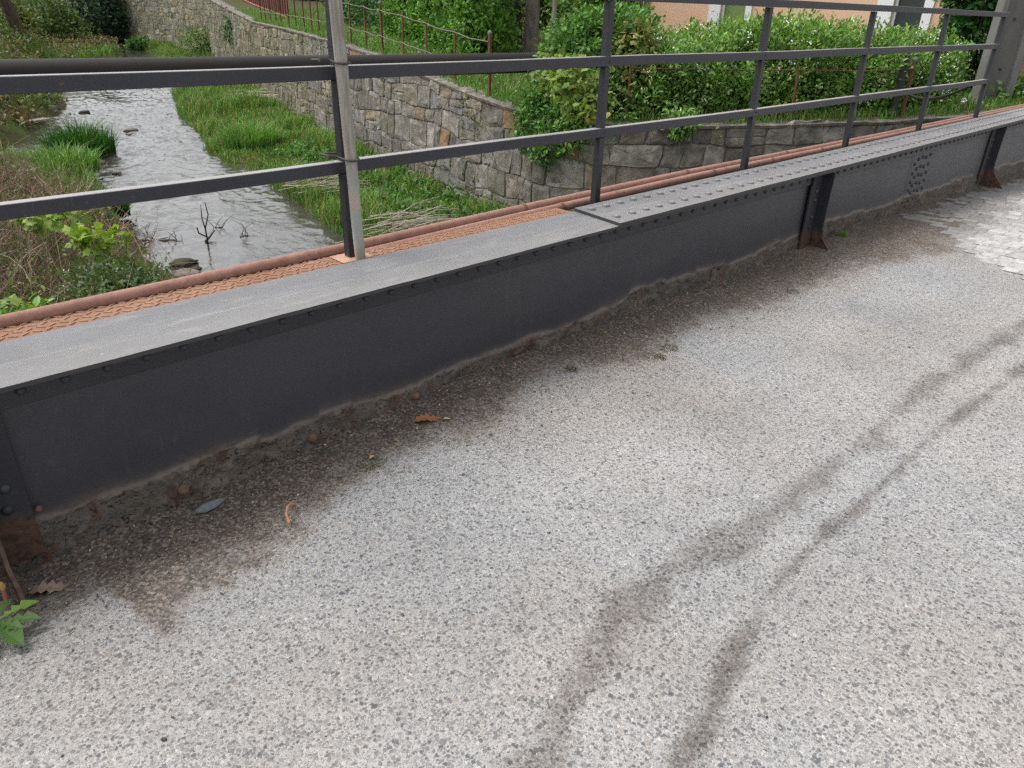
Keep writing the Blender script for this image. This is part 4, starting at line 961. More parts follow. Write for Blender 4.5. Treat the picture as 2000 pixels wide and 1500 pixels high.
for (a, c) in ops: b.box(HX, HX + .35, a, c, z0, zs); b.box(HX, HX + .35, a, c, zh, z1)
b.box(HX + .352, HX + 8, 13.25, 13.6, z0, z1); b.box(HX + .352, HX + 8, 4.3, 4.65, z0, z1); b.build("wall", M_PLAS, house)
b = MB(); b.add([(HX - .5, 3.9, 5.75), (HX - .5, 14, 5.75), (HX + 4, 14, 8.8), (HX + 4, 3.9, 8.8), (HX + 8.5, 3.9, 5.75), (HX + 8.5, 14, 5.75)], [(0, 1, 2, 3), (3, 2, 5, 4)], (.25, .09, .06)); b.build("roof", mat_tint("roof_tile", .8, 6, .3, .4, .03), house)
M_GREENP = Mat("green_blind").fin((.16, .23, .075), .7)
for i, (a, c) in enumerate(ops):
    lt, rt_ = (.33, .16)
    b = MB(); b.box(HX - .035, HX - .001, c, c + lt, zs - .02, zh + .16, .004, (.78, .78, .8)); b.box(HX - .035, HX - .001, a - rt_, a, zs - .02, zh + .16, .004, (.78, .78, .8)); b.box(HX - .035, HX - .001, a + .001, c - .001, zh, zh + .16, .004, (.78, .78, .8))
    for (yy0, yy1, q0, q1) in ((a + .001, a + .06, zs, zh - .001), (c - .06, c - .001, zs, zh - .001), (a + .061, c - .061, zs, zs + .06), (a + .061, c - .061, zh - .06, zh - .001)): b.box(HX + .06, HX + .12, yy0, yy1, q0, q1, .004, (.75, .75, .77))
    w_ = b.build("window", M_WHITE, house)
    MB().box(HX + .085, HX + .095, a + .0605, c - .0605, zs + .0605, zh - .0605).build("pane", M_GLASS if i == 0 else M_GREENP, w_)
    MB().box(HX - .09, HX - .001, a - rt_ - .03, c + lt + .03, zs - .07, zs - .022, .006, (.7, .7, .7)).build("sill", M_WHITE, w_)
MB().tube([(HX - .07, 13.45, -.1), (HX - .07, 13.45, 5.7)], .05, 12, True, (.30, .31, .32)).build("downpipe", M_WHITE, house, True)
shed = empty("wooden_shed", (19.5, 15, .3), "dark brown boarded shed left of the peach house", "shed")
b = MB()
for i in range(14):
    g = random.uniform(.8, 1.2); b.box(18.9, 18.94, 14.2, 17.0, .1 + i * .22, .1 + i * .22 + .208, .006, (.085 * g, .062 * g, .05 * g))
b.build("boards", mat_tint("shed_board", .85, 12, .4, .4, .004, vec=(1, .3, 3)), shed)
b = MB(); b.box(18.945, 21.5, 14.2, 17.0, .1, 3.15, .01, (.07, .055, .045)); b.build("body", M_BARK, shed)
b = MB(); b.add([(18.6, 13.9, 3.16), (18.6, 17.3, 3.16), (21.8, 17.3, 3.7), (21.8, 13.9, 3.7), (18.6, 13.9, 3.24), (18.6, 17.3, 3.24), (21.8, 17.3, 3.78), (21.8, 13.9, 3.78)], [(0, 1, 2, 3), (4, 5, 6, 7), (0, 1, 5, 4), (1, 2, 6, 5), (2, 3, 7, 6), (3, 0, 4, 7)], (.09, .08, .08)); b.build("roof", M_BARK, shed)
c = at_f(985, 8, 26); M = Mat("old_brick"); br = M.n("TexBrick", {"Vector": M.n("Mapping", {"Vector": M.co, "Rotation": (math.pi / 2, 0, 0)}).outputs[0], "Color1": (.26, .15, .11, 1), "Color2": (.34, .24, .19, 1), "Mortar": (.4, .38, .35, 1), "Scale": 5.0})
M.fin(br.outputs[0], .9)
b = MB(); b.box(c[0] - 1.6, c[0] + 1.6, c[1], c[1] + .25, gz1(c[0], c[1]) - .2, gz1(c[0], c[1]) + 2.0, .01); tag(b.build("brick_wall", M.m), "old brick garden wall behind the tree stump", "brick wall")

# concrete utility post: an H section, so its faces carry a sunk panel
cb = at_z(1936, 184, .33); g = cb[2] - .25
post = empty("concrete_post", (cb[0], cb[1], g), "tall grey concrete utility post beyond the end of the railing", "utility post")
yaw = math.atan2(cb[1], cb[0]) + .30; ux = np.array([math.cos(yaw), math.sin(yaw), 0]); uy = np.array([-ux[1], ux[0], 0])
b = MB()
def hsec(z, k):
    W, D_, f, t = .27 * k, .21 * k, .075 * k, .055 * k
    o = [(-D_, -W), (D_, -W), (D_, -W + f), (t, -W + f + .02), (t, W - f - .02), (D_, W - f), (D_, W), (-D_, W), (-D_, W - f), (-t, W - f - .02), (-t, -W + f + .02), (-D_, -W + f)]
    return [np.array([cb[0], cb[1], 0]) + ux * a + uy * c_ + np.array([0, 0, z]) for a, c_ in o]
lv = [(g - .3, 1.03), (g + 1.5, .98), (g + 3, .94), (g + 8, .78)]; V = np.concatenate([hsec(z, k) for z, k in lv])
F = [(i * 12 + j, i * 12 + (j + 1) % 12, (i + 1) * 12 + (j + 1) % 12, (i + 1) * 12 + j) for i in range(3) for j in range(12)] + [tuple(36 + j for j in range(12))]
def mat_conc():
    M = Mat("post_concrete"); n1 = M.noise(2.2, 6, .65, M.scaled((1, 1, .35))); n2 = M.noise(50, 4)
    c = M.mix(M.ramp(n1, [(.3, 0), (.7, 1)]), (.125, .121, .115), (.20, .194, .186)); c = M.mix(M.ramp(n2, [(.6, 0), (.8, .4)]), c, (.11, .105, .1))
    return M.fin(c, .9, M.bump(n2, .4, .004), .15)
M_CONC = mat_conc()
b.add(V, F); b.build("shaft", M_CONC, post)
for z in (.75, 1.55):
    q = np.array([cb[0], cb[1], z]) - ux * .062; MB().tube([q, q - ux * .012], .022, 10).build("bolt_hole", M_POST, post)
# short dark steel post on the wing wall with the drooping cable
q = at_f(1764, 180, 10.6); q0 = wall_pt(np.array(s_at_px(1764, 0, 12)), np.array(.02), -.2)
sp = empty("steel_post", (q0[0], q0[1], .02), "dark grey square steel post on the wall beyond the railing", "post")
b = MB(); b.box(q0[0] - .045, q0[0] + .045, q0[1] - .045, q0[1] + .045, -.05, .98, .006); b.build("shaft", M_POST, sp)
b = MB(); b.box(q0[0] - .052, q0[0] + .052, q0[1] - .052, q0[1] + .052, .981, .99, .003); b.build("cap", M_RAIL, sp)
e0 = np.array([q0[0], q0[1] - .06, .47]); e1 = np.array([PX[6] + .01, RY + .108, .905]); mid = (e0 + e1) / 2 + np.array([0, 0, -.30]); t = np.linspace(0, 1, 24)[:, None]
tag(MB().tube((1 - t) ** 2 * e0 + 2 * t * (1 - t) * mid + t ** 2 * e1, .016, 10).build("black_cable", Mat("black_rubber").fin((.02, .02, .021), .5), None, True), "black cable drooping between the steel post and the railing end", "cable")
# dark insulated service pipe crossing the creek
pc = empty("service_pipe", (5, 9.9, .7), "thick dark brown service pipe crossing the creek behind the railing", "pipe")
a0, a1 = at_z(0, 145, .7), at_z(1058, 122, .7); dv = (a1 - a0) / np.linalg.norm(a1 - a0)
M = Mat("pipe_wrap"); n1 = M.noise(2.5, 5); n2 = M.noise(80, 3); M.fin(M.mix(n1, (.017, .0148, .013), (.027, .0235, .0205)), .7, M.bump(n2, .25, .004), .3)
PP = np.stack([a0 - dv * 6 + (a1 - a0 + dv * 7.0) * t for t in np.linspace(0, 1, 40)]); MB().tube(PP, .155, 24).build("wrapped_run", M.m, pc, True)
for k in (7.4, 14.6):
    c = a0 - dv * 6 + dv * k; MB().tube([c - dv * .02, c + dv * .02], .1585, 24).build("band", M.m, pc, True)
e = a1 + dv * .75; MB().box(e[0] - .14, e[0] + .14, e[1] - .14, e[1] + .14, -.1, .55, .02, (.25, .24, .22)).build("support", M_STONE, pc)
e = a0 - dv * 5.2; MB().box(e[0] - .2, e[0] + .2, e[1] - .2, e[1] + .2, -2.2, .55, .02, (.25, .24, .22)).build("support", M_STONE, pc)
# rusty rail fence along the wall top
fence = empty("wire_fence", tuple(wall_pt(np.array(s_at_px(900)), np.array(.1), -.2)), "thin rusty post fence with two wires along the wall top", "fence")
M_FRUST = mat_rust("fence_rust", (.13, .065, .042), (.20, .10, .06), sc=60); M_WIRE = mat_tint("fence_wire", .7, 40, .3, .2, .002)
fpx = [500, 508, 518, 528, 538, 552, 566, 581, 596, 609, 627, 648, 672, 701, 732, 771, 815, 870, 939]
tops = []; lows = []
for px in fpx + [1225, 1555, 1775]:
    s = s_at_px(px, 0, 60); p = wall_pt(np.array(s), wall_zt(np.array(s)), -.20); h = .92 if px < 1100 else .80
    big = px in (732, 939, 1775); r = .024 if big else .016
    ln = np.array([random.uniform(-.03, .03), random.uniform(-.03, .03), 0])
    po = MB().box(p[0] - r, p[0] + r, p[1] - r, p[1] + r, p[2] - .05, p[2] + h + (.05 if big else 0), .003).build("post", M_FRUST, fence)
    if big: MB().tube([p + np.array([0, 0, h + .051]), p + np.array([0, 0, h + .07]), p + np.array([0, 0, h + .10]), p + np.array([0, 0, h + .13]), p + np.array([0, 0, h + .15])], [.018, .028, .042, .034, .01], 12, True, (.2, .19, .17)).build("finial", M_WIRE, po, True)
    q = p + np.array([0, 0, 0]); cdir = np.array([-np.interp(s, _sd, _nx), -np.interp(s, _sd, _ny), 0]) * (r + .012)
    (tops if 1 else 0).append((q + cdir + np.array([0, 0, h - .03]), px)); lows.append((q + cdir + np.array([0, 0, h * .42]), px))
for lst, nm in ((tops, "top_wire"), (lows, "lower_wire")):
    for part_ in ([p for p, x in lst if x < 1100], [p for p, x in lst if x > 1100])[:2 if nm == "top_wire" else 1]:
        P = []
        for a, c in zip(part_[:-1], part_[1:]):
            for t in np.linspace(0, 1, 5)[:-1]: P.append(a + (c - a) * t - np.array([0, 0, .03 * t * (1 - t) * 4 * random.uniform(.3, 1.1)]))
        P.append(part_[-1]); MB().tube(P, .009, 6, True, (.20, .175, .155)).build(nm, M_WIRE if part_ is not None and len(part_) > 6 else M_FRUST, fence, True)
# red fence and red brown shed on the far wall
rf = empty("red_fence", tuple(wall_pt(np.array(s_at_px(470)), np.array(1.), -.6)), "red painted bar fence on top of the far stone wall", "fence")
M_RED = mat_tint("red_paint", .6, 10, .2, .2, .004); b = MB(); sr = np.arange(s_at_px(482), s_at_px(482) + 17, .5); pr = wall_pt(sr, wall_zt(sr) - .05, -1.6)
for p in pr: b.box(p[0] - .035, p[0] + .035, p[1] - .035, p[1] + .035, p[2] - .1, p[2] + 1.1, .004, (.20, .082, .068))
b.build("bars", M_RED, rf)
for dz in (.12, 1.0): MB().tube(pr + np.array([-.05, 0, dz]), .035, 6, True, (.33, .09, .07)).build("rail", M_RED, rf)
c = at_f(520, 2, 47); g = gz1(c[0], c[1]); rs = empty("red_shed", (c[0], c[1], g), "dark red brown boarded shed beyond the fence at the far end of the garden", "shed")
b = MB()
for i in range(24): k = random.uniform(.7, 1.2); b.box(c[0] - 1.8 + i * .2, c[0] - 1.8 + i * .2 + .19, c[1] - .03, c[1], g - .2, g + 2.4, .004, (.15 * k, .055 * k, .045 * k))
b.build("boards", M_RED, rs); MB().box(c[0] - 1.75, c[0] + 2.9, c[1] + .002, c[1] + 3, g - .2, g + 2.35, .01, (.11, .05, .04)).build("body", M_RED, rs)
MB().box(c[0] - 2.0, c[0] + 3.2, c[1] - .3, c[1] + 3.3, g + 2.41, g + 2.5, .01, (.1, .09, .09)).build("roof", M_BARK, rs)

# ================================================================== left bank
def left_pts(n, x0, x1, y0, y1, extra=None):
    x = rng.uniform(x0, x1, n); y = rng.uniform(y0, y1, n); k = x < poly_interp(XL, y) - .05; x, y = x[k], y[k]; return np.stack([x, y, bank_z(x, y)], 1)
def stalks(name, P, L, r, pal, lean=.5, segs=4):
    "bent dry stalks with side twigs"
    n = len(P); V = []; k = 3; d = rng.normal(size=(n, 3)) * np.array([lean, lean, .2]) + np.array([0, 0, 1.]); d /= np.linalg.norm(d, axis=1)[:, None]
    bend = rng.normal(size=(n, 3)) * np.array([.35, .35, .1]); Ls = L * rng.uniform(.4, 1.3, n); u = np.cross(d, rng.normal(size=(n, 3))); u /= np.linalg.norm(u, axis=1)[:, None]; v = np.cross(d, u)
    for i in range(segs + 1):
        t = i / segs; c = P + d * (Ls * t)[:, None] + bend * (Ls * t * t)[:, None] + rng.normal(0, .012, (n, 3)) * (t > 0); rr = r * (1 - .65 * t)
        for j in range(k): a = 2 * math.pi * j / k; V.append(c + (u * math.cos(a) + v * math.sin(a)) * rr)
    V = np.stack(V, 1); m_ = (segs + 1) * k; f = [(i * k + j, i * k + (j + 1) % k, (i + 1) * k + (j + 1) % k, (i + 1) * k + j) for i in range(segs) for j in range(k)]
    fl = np.array(f); F = (fl[None] + (np.arange(n) * m_)[:, None, None]).reshape(-1)
    return link(name, raw_mesh(name, V.reshape(-1, 3), F, np.full(n * len(f), 4), M_TWIG, np.repeat(pick(n, pal, .25), m_, 0)))
BRAM = [(.23, .135, .098), (.28, .17, .125), (.18, .105, .078), (.30, .21, .155), (.40, .32, .23)]
P = left_pts(22000, -3.5, 4.0, 5.0, 15.5); P = P[P[:, 0] < poly_interp(XL, P[:, 1]) - .30]
P = P[rng.random(len(P)) < .25 + 1.2 * sstep(.35, .6, fbm(P[:, 0] * .8, P[:, 1] * .8, 3, 6))]; P[:, 2] += rng.uniform(0, .35, len(P)) * (rng.random(len(P)) < .5)
tag(stalks("bramble_stalks", P, .52, .0042, BRAM, .9), "tangle of brown dry bramble stalks on the near left bank", "brambles", kind="stuff")
P = left_pts(380, -3.0, 3.6, 5.0, 14); P[:, 2] += rng.uniform(.1, .4, len(P))
tag(stalks("dead_stems", P, .6, .0045, [(.36, .30, .22), (.34, .28, .2), (.5, .45, .37)], 1.5), "pale dead stems leaning through the brambles", "dead stems", kind="stuff")
P = left_pts(5200, -3.5, 4.0, 4.6, 16); P = P[P[:, 0] < poly_interp(XL, P[:, 1]) - .18]; P[:, 2] += rng.uniform(.02, .42, len(P)); P = P[fbm(P[:, 0] * 1.1, P[:, 1] * 1.1, 3, 1) > .40]; Q, A, N = clumped(P, np.tile((0, 0, 1.), (len(P), 1)), 5, .07, .15)
tag(foliage("bramble_leaves", Q, A, N, rng.uniform(.03, .075, len(Q)), OVAL, pick(len(Q), [(.11, .18, .045), (.14, .21, .055), (.09, .15, .04), (.19, .22, .085)], .22)), "small green leaves growing through the brown brambles", "undergrowth", kind="stuff")
P = left_pts(5200, 2.4, 4.8, 12.8, 19.0); P = P[P[:, 0] > poly_interp(XL, P[:, 1]) - 1.0]
tag(grass("left_bank_grass", P, .34, .014, .6, GPAL, .2), "bright green grass on the left water edge", "grass", kind="stuff")
# far left slope
P = left_pts(26000, -6, 18, 18.5, 66); d_ = poly_interp(XL, P[:, 1]) - P[:, 0]; P = P[(d_ < 13) & (fbm(P[:, 0] * .5, P[:, 1] * .5, 3, 3) > .36)]
kind_ = fbm(P[:, 0] * .22 + 4, P[:, 1] * .22, 3, 6)
P[:, 2] += rng.uniform(.02, .5, len(P)) * (.6 + kind_); Q, A, N = clumped(P, np.tile((0, 0, 1.), (len(P), 1)), 4, .12, .1)
kk = np.repeat(kind_, 4) + rng.normal(0, .06, len(Q)); pal = np.where((kk > .53)[:, None], pick(len(Q), [(.17, .12, .075), (.21, .16, .09), (.14, .10, .06), (.18, .17, .06)], .2), pick(len(Q), [(.10, .14, .035), (.13, .16, .045), (.075, .13, .03), (.16, .17, .06)], .2))
tag(foliage("slope_undergrowth", Q, A, N, rng.uniform(.08, .2, len(Q)), OVAL, pal), "olive and brown undergrowth covering the left slope upstream", "undergrowth", kind="stuff")
P = left_pts(26000, 9, 20, 40, 64); d_ = poly_interp(XL, P[:, 1]) - P[:, 0]; P = P[d_ < 5.2]
tag(grass("inner_bend_grass", P, .42, .035, .6, GPAL, .2), "bright green grass on the inside of the creek bend", "grass", kind="stuff")
P = left_pts(9000, 1.5, 12, 19.0, 40); d_ = poly_interp(XL, P[:, 1]) - P[:, 0]; P = P[d_ < .9]
tag(grass("far_edge_grass", P, .25, .022, .6, GDRY, .2), "short grass along the left water edge upstream", "grass", kind="stuff")
def lshrub(label, px, py, fw, r, n, size, pal, tm=OVAL, cat="shrub", name="bank_shrub", h=1.0, stems=14, ground=True, group="shrubs on the creek banks"):
    c = at_f(px, py, fw); 
    if ground: gz_ = float(bank_z(np.array([c[0]]), np.array([c[1]]))[0]); c[2] = min(c[2], gz_ + r * h * 1.3)
    return bush(name, label, cat, (c[0], c[1], c[2] - r * h), [(c[0], c[1], c[2], r, r, r * h), (c[0] + r * .4, c[1] - r * .3, c[2] - r * .3, r * .7, r * .7, r * h * .7)], n, size, tm, pal, 4, r * .12, group, stems, .01, gs=1.8)
lshrub("dark ivy clump on the left bank just above the water", 35, 205, 24, .9, 700, .13, [(.035, .085, .025), (.05, .10, .03)])
lshrub("dark evergreen shrub in front of the far stone wall", 187, 22, 50, 1.9, 1300, .26, [(.025, .06, .03), (.035, .075, .035)], h=1.3)
lshrub("leafy green shrub on the upper left slope", 85, 38, 44, 1.9, 1200, .22, [(.09, .15, .04), (.12, .18, .05)], h=.8)
lshrub("olive shrub on the slope left of the leaning trunk", 5, 40, 36, 1.2, 800, .2, [(.17, .19, .05), (.13, .16, .045)])
lshrub("light green bush at the foot of the far wall", 388, 88, 40, .95, 500, .14, [(.15, .24, .07), (.12, .20, .06)])
lshrub("young dark leaved elder growing from the far wall", 470, 68, 33, .62, 420, .16, [(.035, .095, .035), (.05, .12, .045)], ground=False)
lshrub("small pale sapling growing from the far wall left of the elder", 448, 55, 33.5, .40, 160, .11, [(.10, .18, .08), (.12, .2, .09)], h=1.4, ground=False)
lshrub("broad leaved low plant at the tip of the inner bend", 275, 92, 48, .8, 420, .26, [(.06, .15, .04), (.08, .18, .05)], h=.5)
lshrub("red brown tangle on the left bank beside the pool", 15, 255, 20.5, .8, 260, .10, [(.15, .085, .06), (.12, .07, .05), (.09, .11, .03)], stems=120)
c = at_f(14, 20, 33); tree("leaning dark tree trunk at the top left of the slope", (c[0] + .3, c[1], float(bank_z(np.array([c[0] + .3]), np.array([c[1]]))[0])), 5.5, .28, (-.16, .03), 900, [(.13, .16, .045), (.17, .19, .06)], 1.8, (.10, .075, .055), "bank_tree")
# sedge tuft island and grass tufts
def tuft(label, c, rad, n, h, pal=GPAL, bend=.9, w_=.02, name="sedge_tuft"):
    a = rng.uniform(0, 6.283, n); r = rad * np.sqrt(rng.random(n)); P = np.stack([c[0] + r * np.cos(a), c[1] + r * np.sin(a), np.full(n, c[2] - .03)], 1)
    return tag(grass(name, P, h * (1 - .35 * (r / rad)), w_, bend, pal, .2, a - math.pi / 2), label, "grass tuft", "grass tufts in the creek")
c = at_w(160, 300); tuft("dark green sedge tuft on its own islet left of the water", c, .75, 1500, .95, [(.05, .14, .025), (.06, .17, .03), (.04, .11, .02)])
c = at_w(120, 352); c[2] += .2; tuft("bright green grass tuft just below the sedge islet", c, .75, 1600, .6)
c = at_w(205, 430); c[2] += .1; tuft("dark drooping sedge tuft at the water edge by the brambles", c, .42, 900, .55, [(.05, .14, .025), (.04, .11, .02)], 1.1)
c = at_w(500, 300); c[2] += .2; tuft("tall grass tuft standing proud on the right bank", c, .7, 1300, .7)
def rock(label, c, r, col, flat=.5, name="rock", group="rocks in the creek"):
    V, F = IV.copy(), [tuple(f) for f in IF]; me_ = bmesh.new(); bmesh.ops.create_icosphere(me_, subdivisions=3, radius=1)
    V = np.array([v.co[:] for v in me_.verts]); F = [tuple(v.index for v in f.verts) for f in me_.faces]; me_.free(); sd_ = random.uniform(0, 30)
    V *= (1 + .55 * (fbm(V[:, 0] * 1.4 + sd_, V[:, 1] * 1.4 + V[:, 2] * 1.7, 3, 2) - .5))[:, None]; V *= np.array([r, r * random.uniform(.6, .85), r * flat]); V += c
    return tag(MB().add(V, F, col).build(name, M_STONE, None, True), label, "rock", group)
rock("long dark mossy rock in the near water", at_w(358, 514, .02), .20, (.075, .07, .045), .35); rock("pale grey brown rock at the water edge below the mossy rock", at_w(365, 538, .03), .19, (.22, .19, .165), .5)
rock("small dark rock in front of the pale grey brown rock", at_w(382, 526), .09, (.07, .06, .05)); rock("dark rock breaking the water below the sedge islet", at_w(180, 320), .28, (.10, .09, .07), .3)
for (px, py, r, lab) in ((205, 272, .16, "dark wet rock in midstream right of the sedge islet"), (255, 255, .2, "pale topped rock in midstream, upstream of the dark wet rock"), (165, 220, .18, "dark rock in the left shallows upstream"), (85, 215, .5, "grey brown boulder at the left water edge upstream"), (95, 205, .4, "second grey boulder behind the one at the left water edge"), (345, 103, .5, "pale rock at the far bend below the wall"), (190, 385, .14, "dark rock by the drooping sedge"), (228, 338, .10, "small pale stone beside the sedge islet")):
    rock(lab, at_w(px, py, .02), r, (.2, .18, .155) if "pale" in lab or "boulder" in lab else (.07, .062, .05), .4)
c = at_w(62, 238, .10); d_ = np.array([.85, .5, 0]); e_ = np.array([-.5, .85, 0]) * .16; b = MB(); V = [c - d_ * .55 - e_, c + d_ * .55 - e_, c + d_ * .55 + e_, c - d_ * .55 + e_]; b.add(V + [v + np.array([0, 0, .05]) for v in V], [(3, 2, 1, 0), (4, 5, 6, 7), (0, 1, 5, 4), (1, 2, 6, 5), (2, 3, 7, 6), (3, 0, 4, 7)], (.42, .36, .29)); tag(b.build("wooden_board", M_TWIG), "pale board washed up at the left water edge", "board")
# dead sapling standing in the water, snagged branches
c = at_w(404, 470); b = MB()
def branch(b, P, r0, r1, col=(.045, .035, .028)): b.tube(P, np.linspace(r0, r1, len(P)), 6, True, col)
tp = at_f(400, 395, 10.0); f2 = at_f(392, 400, 10.0)
s0 = c + np.array([0, 0, -.1]); k1 = s0 + (tp - s0) * .45 + np.array([-.02, 0, 0]); branch(b, [s0, s0 + (tp - s0) * .2, k1, s0 + (tp - s0) * .75 + np.array([.035, 0, 0]), tp], .016, .005); branch(b, [k1, k1 + (f2 - k1) * .5 + np.array([-.02, 0, 0]), f2], .010, .004)
branch(b, [c + np.array([-.06, -.1, .02]), c + np.array([.08, .02, .06]), c + np.array([.2, .1, .12])], .022, .008); branch(b, [k1 + np.array([0, 0, -.12]), k1 + np.array([-.1, .02, -.05]), k1 + np.array([-.12, 0, .04])], .012, .01)
tag(b.build("dead_sapling", M_TWIG, None, True), "thin dead sapling sticking up out of the water", "dead branch", "snags in the creek")
for (px, py, lab) in ((478, 462, "small twig snag right of the dead sapling"), (425, 445, "thin curved twig floating beside the dead sapling"), (300, 470, "fine bare twigs over the water left of the dead sapling")):
    c = at_w(px, py); b = MB()
    for i in range(5 if "fine" not in lab else 16):
        a = random.uniform(0, 6.28); l = random.uniform(.08, .3); p0 = c + np.array([random.uniform(-.1, .1), random.uniform(-.1, .1), 0]) * (1 if "fine" not in lab else 4); branch(b, [c, (c + p0) / 2 + np.array([0, 0, .01]), p0], .006, .005, (.06, .045, .035)); branch(b, [p0, p0 + np.array([math.cos(a) * l * .4, math.sin(a) * l * .4, l * .6]), p0 + np.array([math.cos(a + .5) * l, math.sin(a + .5) * l, l])], .006, .002, (.06, .045, .035))
    tag(b.build("twig_snag", M_TWIG), lab, "dead branch", "snags in the creek")
# maple branches reaching up from the left bank near the bridge
LIME = [(.26, .38, .06), (.31, .42, .08), (.20, .32, .05)]
def spray(label, px, py, fw, r, n, base):
    c = at_f(px, py, fw); o = empty("maple_branch", tuple(base), label, "maple branch", "maple branches on the left bank"); P, D = blob_pts([(c[0], c[1], c[2], r, r * .7, r * .55), (c[0] - r * .7, c[1] + .1, c[2] + r * .25, r * .7, r * .6, r * .4)], n, .8, .2, 3, 1)
    A = D * .6 + rng.normal(size=D.shape) * .5; A[:, 2] -= .25; N = rng.normal(size=D.shape) * .35; N[:, 2] += 1.0; foliage("foliage", P, A, N, rng.uniform(.075, .135, len(P)), MAPLE, pick(len(P), LIME, .14), None, o)
    stems_mb(base, P, 9, .007, (.12, .10, .06)).build("stems", M_TWIG, o); return o
spray("lime green maple branch leaning over the water edge", 205, 468, 7.6, .24, 80, (2.2, 7.6, -1.6)); spray("lime green maple branch above the brown brambles, farther left", 80, 430, 8.2, .2, 48, (1.6, 8.2, -1.4)); spray("bright maple branch at the left picture edge close to the bridge", 6, 612, 4.6, .16, 26, (.75, 5.0, -1.3)); spray("sparse yellow green maple branch beyond the brambles", 140, 420, 9.0, .26, 46, (2.2, 8.8, -1.5))
c = at_f(222, 572, 6.6); bush("mustard_plant", "white flowering weed clump at the near left water edge", "weeds", (c[0], c[1], c[2] - .3), [(c[0], c[1], c[2], .38, .36, .26), (c[0] + .2, c[1] + .35, c[2] - .15, .35, .35, .25)], 520, .06, OVAL, [(.09, .15, .05), (.12, .18, .07), (.07, .12, .04)], 4, .05, None, 40, .004, 60, fsize=.013)
c = at_f(30, 640, 4.4); bush("nettle_clump", "green leafy clump under the pipe at the left picture edge", "weeds", (c[0], c[1], c[2] - .3), [(c[0], c[1], c[2] - .05, .28, .25, .16)], 150, .07, OVAL, HED, 4, .04, None, 12, .004)
# dry reed stems lying on the right bank
def reeds(label, px, py, n, L, hd):
    c = at_w(px, py, .25); b = MB()
    for i in range(n):
        a = hd + random.gauss(0, .22); l = L * random.uniform(.4, 1.1); p0 = c + np.array([random.gauss(0, .28), random.gauss(0, .28), random.uniform(-.05, .22)]); d = np.array([math.cos(a), math.sin(a), random.uniform(-.08, .16)]); m_ = p0 + d * l * .5 + np.array([0, 0, random.uniform(-.02, .08)])
        b.tube([p0, m_, p0 + d * l + np.array([0, 0, random.uniform(-.08, .02)])], [.008, .007, .004], 5, True, np.array((.56, .50, .40)) * random.uniform(.6, 1.25))
    return tag(b.build("reed_bundle", M_TWIG), label, "dry reeds", "dry reed bundles on the right bank")
reeds("flattened dry reed stems in the grass right of the wooden pole", 770, 455, 90, 1.35, -.35); reeds("dry reed stems at the water edge left of the wooden pole", 590, 365, 60, 1.3, -.2); reeds("dry reed stems lying over the grass above the middle rail", 455, 195, 40, 2.2, -.9)

# ================================================================== litter and weeds on the road
def flat_leaf(label, p, L, ang, outline, col, curl=.25, name="dry_leaf", lift=.006, pitch=.0):
    n = len(outline); o = np.array(outline, float); ctr = np.stack([np.linspace(0, 1, 9), np.zeros(9)], 1); V2 = np.concatenate([o, ctr])
    z = curl * np.abs(V2[:, 1]) ** 1.3 * 1.6 + .10 * np.sin(V2[:, 0] * 5.5) * .6 + np.array([random.uniform(-.012, .012) for _ in V2]); V = np.column_stack([V2, z]) * L; V[:, 2] -= V[:, 2].min()
    c, s = math.cos(ang), math.sin(ang); W_ = np.column_stack([V[:, 0] * c - V[:, 1] * s, V[:, 0] * s + V[:, 1] * c, V[:, 2] + V[:, 0] * pitch]) + np.array([p[0], p[1], float(road_z(np.array(p[0]), np.array(p[1]))) + lift])
    h = n // 2; F = []
    for side in (o[:h + 1], None): pass
    ic = lambda x: n + int(np.clip(round(x * 8), 0, 8))
    for i in range(n):
        j = (i + 1) % n; a, b_ = ic(o[i][0]), ic(o[j][0])
        if a == b_: F.append((i, j, a))
        else: F.append((i, j, b_, a))
    ob = MB().add(W_, F, col).build(name, M_DRY); md = ob.modifiers.new("thick", 'SOLIDIFY'); md.thickness = .0008
    return tag(ob, label, "leaf")
OAK = [(0, .01), (.08, .05), (.16, .22), (.26, .10), (.36, .30), (.46, .12), (.58, .34), (.66, .14), (.78, .24), (.86, .09), (1, 0), (.88, -.08), (.78, -.20), (.66, -.12), (.56, -.28), (.46, -.10), (.34, -.24), (.24, -.09), (.14, -.15), (.06, -.04)]
OVL = [(0, .01), (.15, .14), (.35, .24), (.6, .22), (.82, .12), (1, 0), (.8, -.12), (.6, -.2), (.35, -.22), (.15, -.12)]
flat_leaf("curled orange brown oak leaf on the dark soil", at_z(808, 829)[:2], .115, -.62 + .25, OAK, (.36, .145, .06), .16)
flat_leaf("pale brown torn dry leaf at the foot of the left stiffener", at_z(45, 1130)[:2], .105, -.35, OAK, (.30, .215, .17), .1)
flat_leaf("small pale yellow leaf beside the oak leaf", at_z(866, 824)[:2], .03, -.5, OVL, (.62, .50, .26), .2)
flat_leaf("tiny yellow dry leaf lying on the mossy soil", at_z(722, 893)[:2], .03, .4, OVL, (.55, .38, .18), .5)
p0 = at_z(566, 1028); q0 = at_z(562, 1000); q1 = at_z(570, 985); z_ = .012
b = MB(); b.tube([p0 + np.array([0, 0, z_]), (p0 + q0) / 2 + np.array([-.006, .0, z_ + .008]), q0 + np.array([0, 0, z_ + .006]), q1 + np.array([.008, 0, z_])], [.004, .0055, .005, .002], 6, True, (.42, .24, .13)); b.tube([(p0 + q0) / 2 + np.array([-.006, 0, z_ + .006]), p0 + np.array([.012, .004, z_])], [.004, .002], 6, True, (.40, .23, .12)); tag(b.build("curled_husk", M_DRY, None, True), "curled tan plant husk on the road beside the soil", "husk")
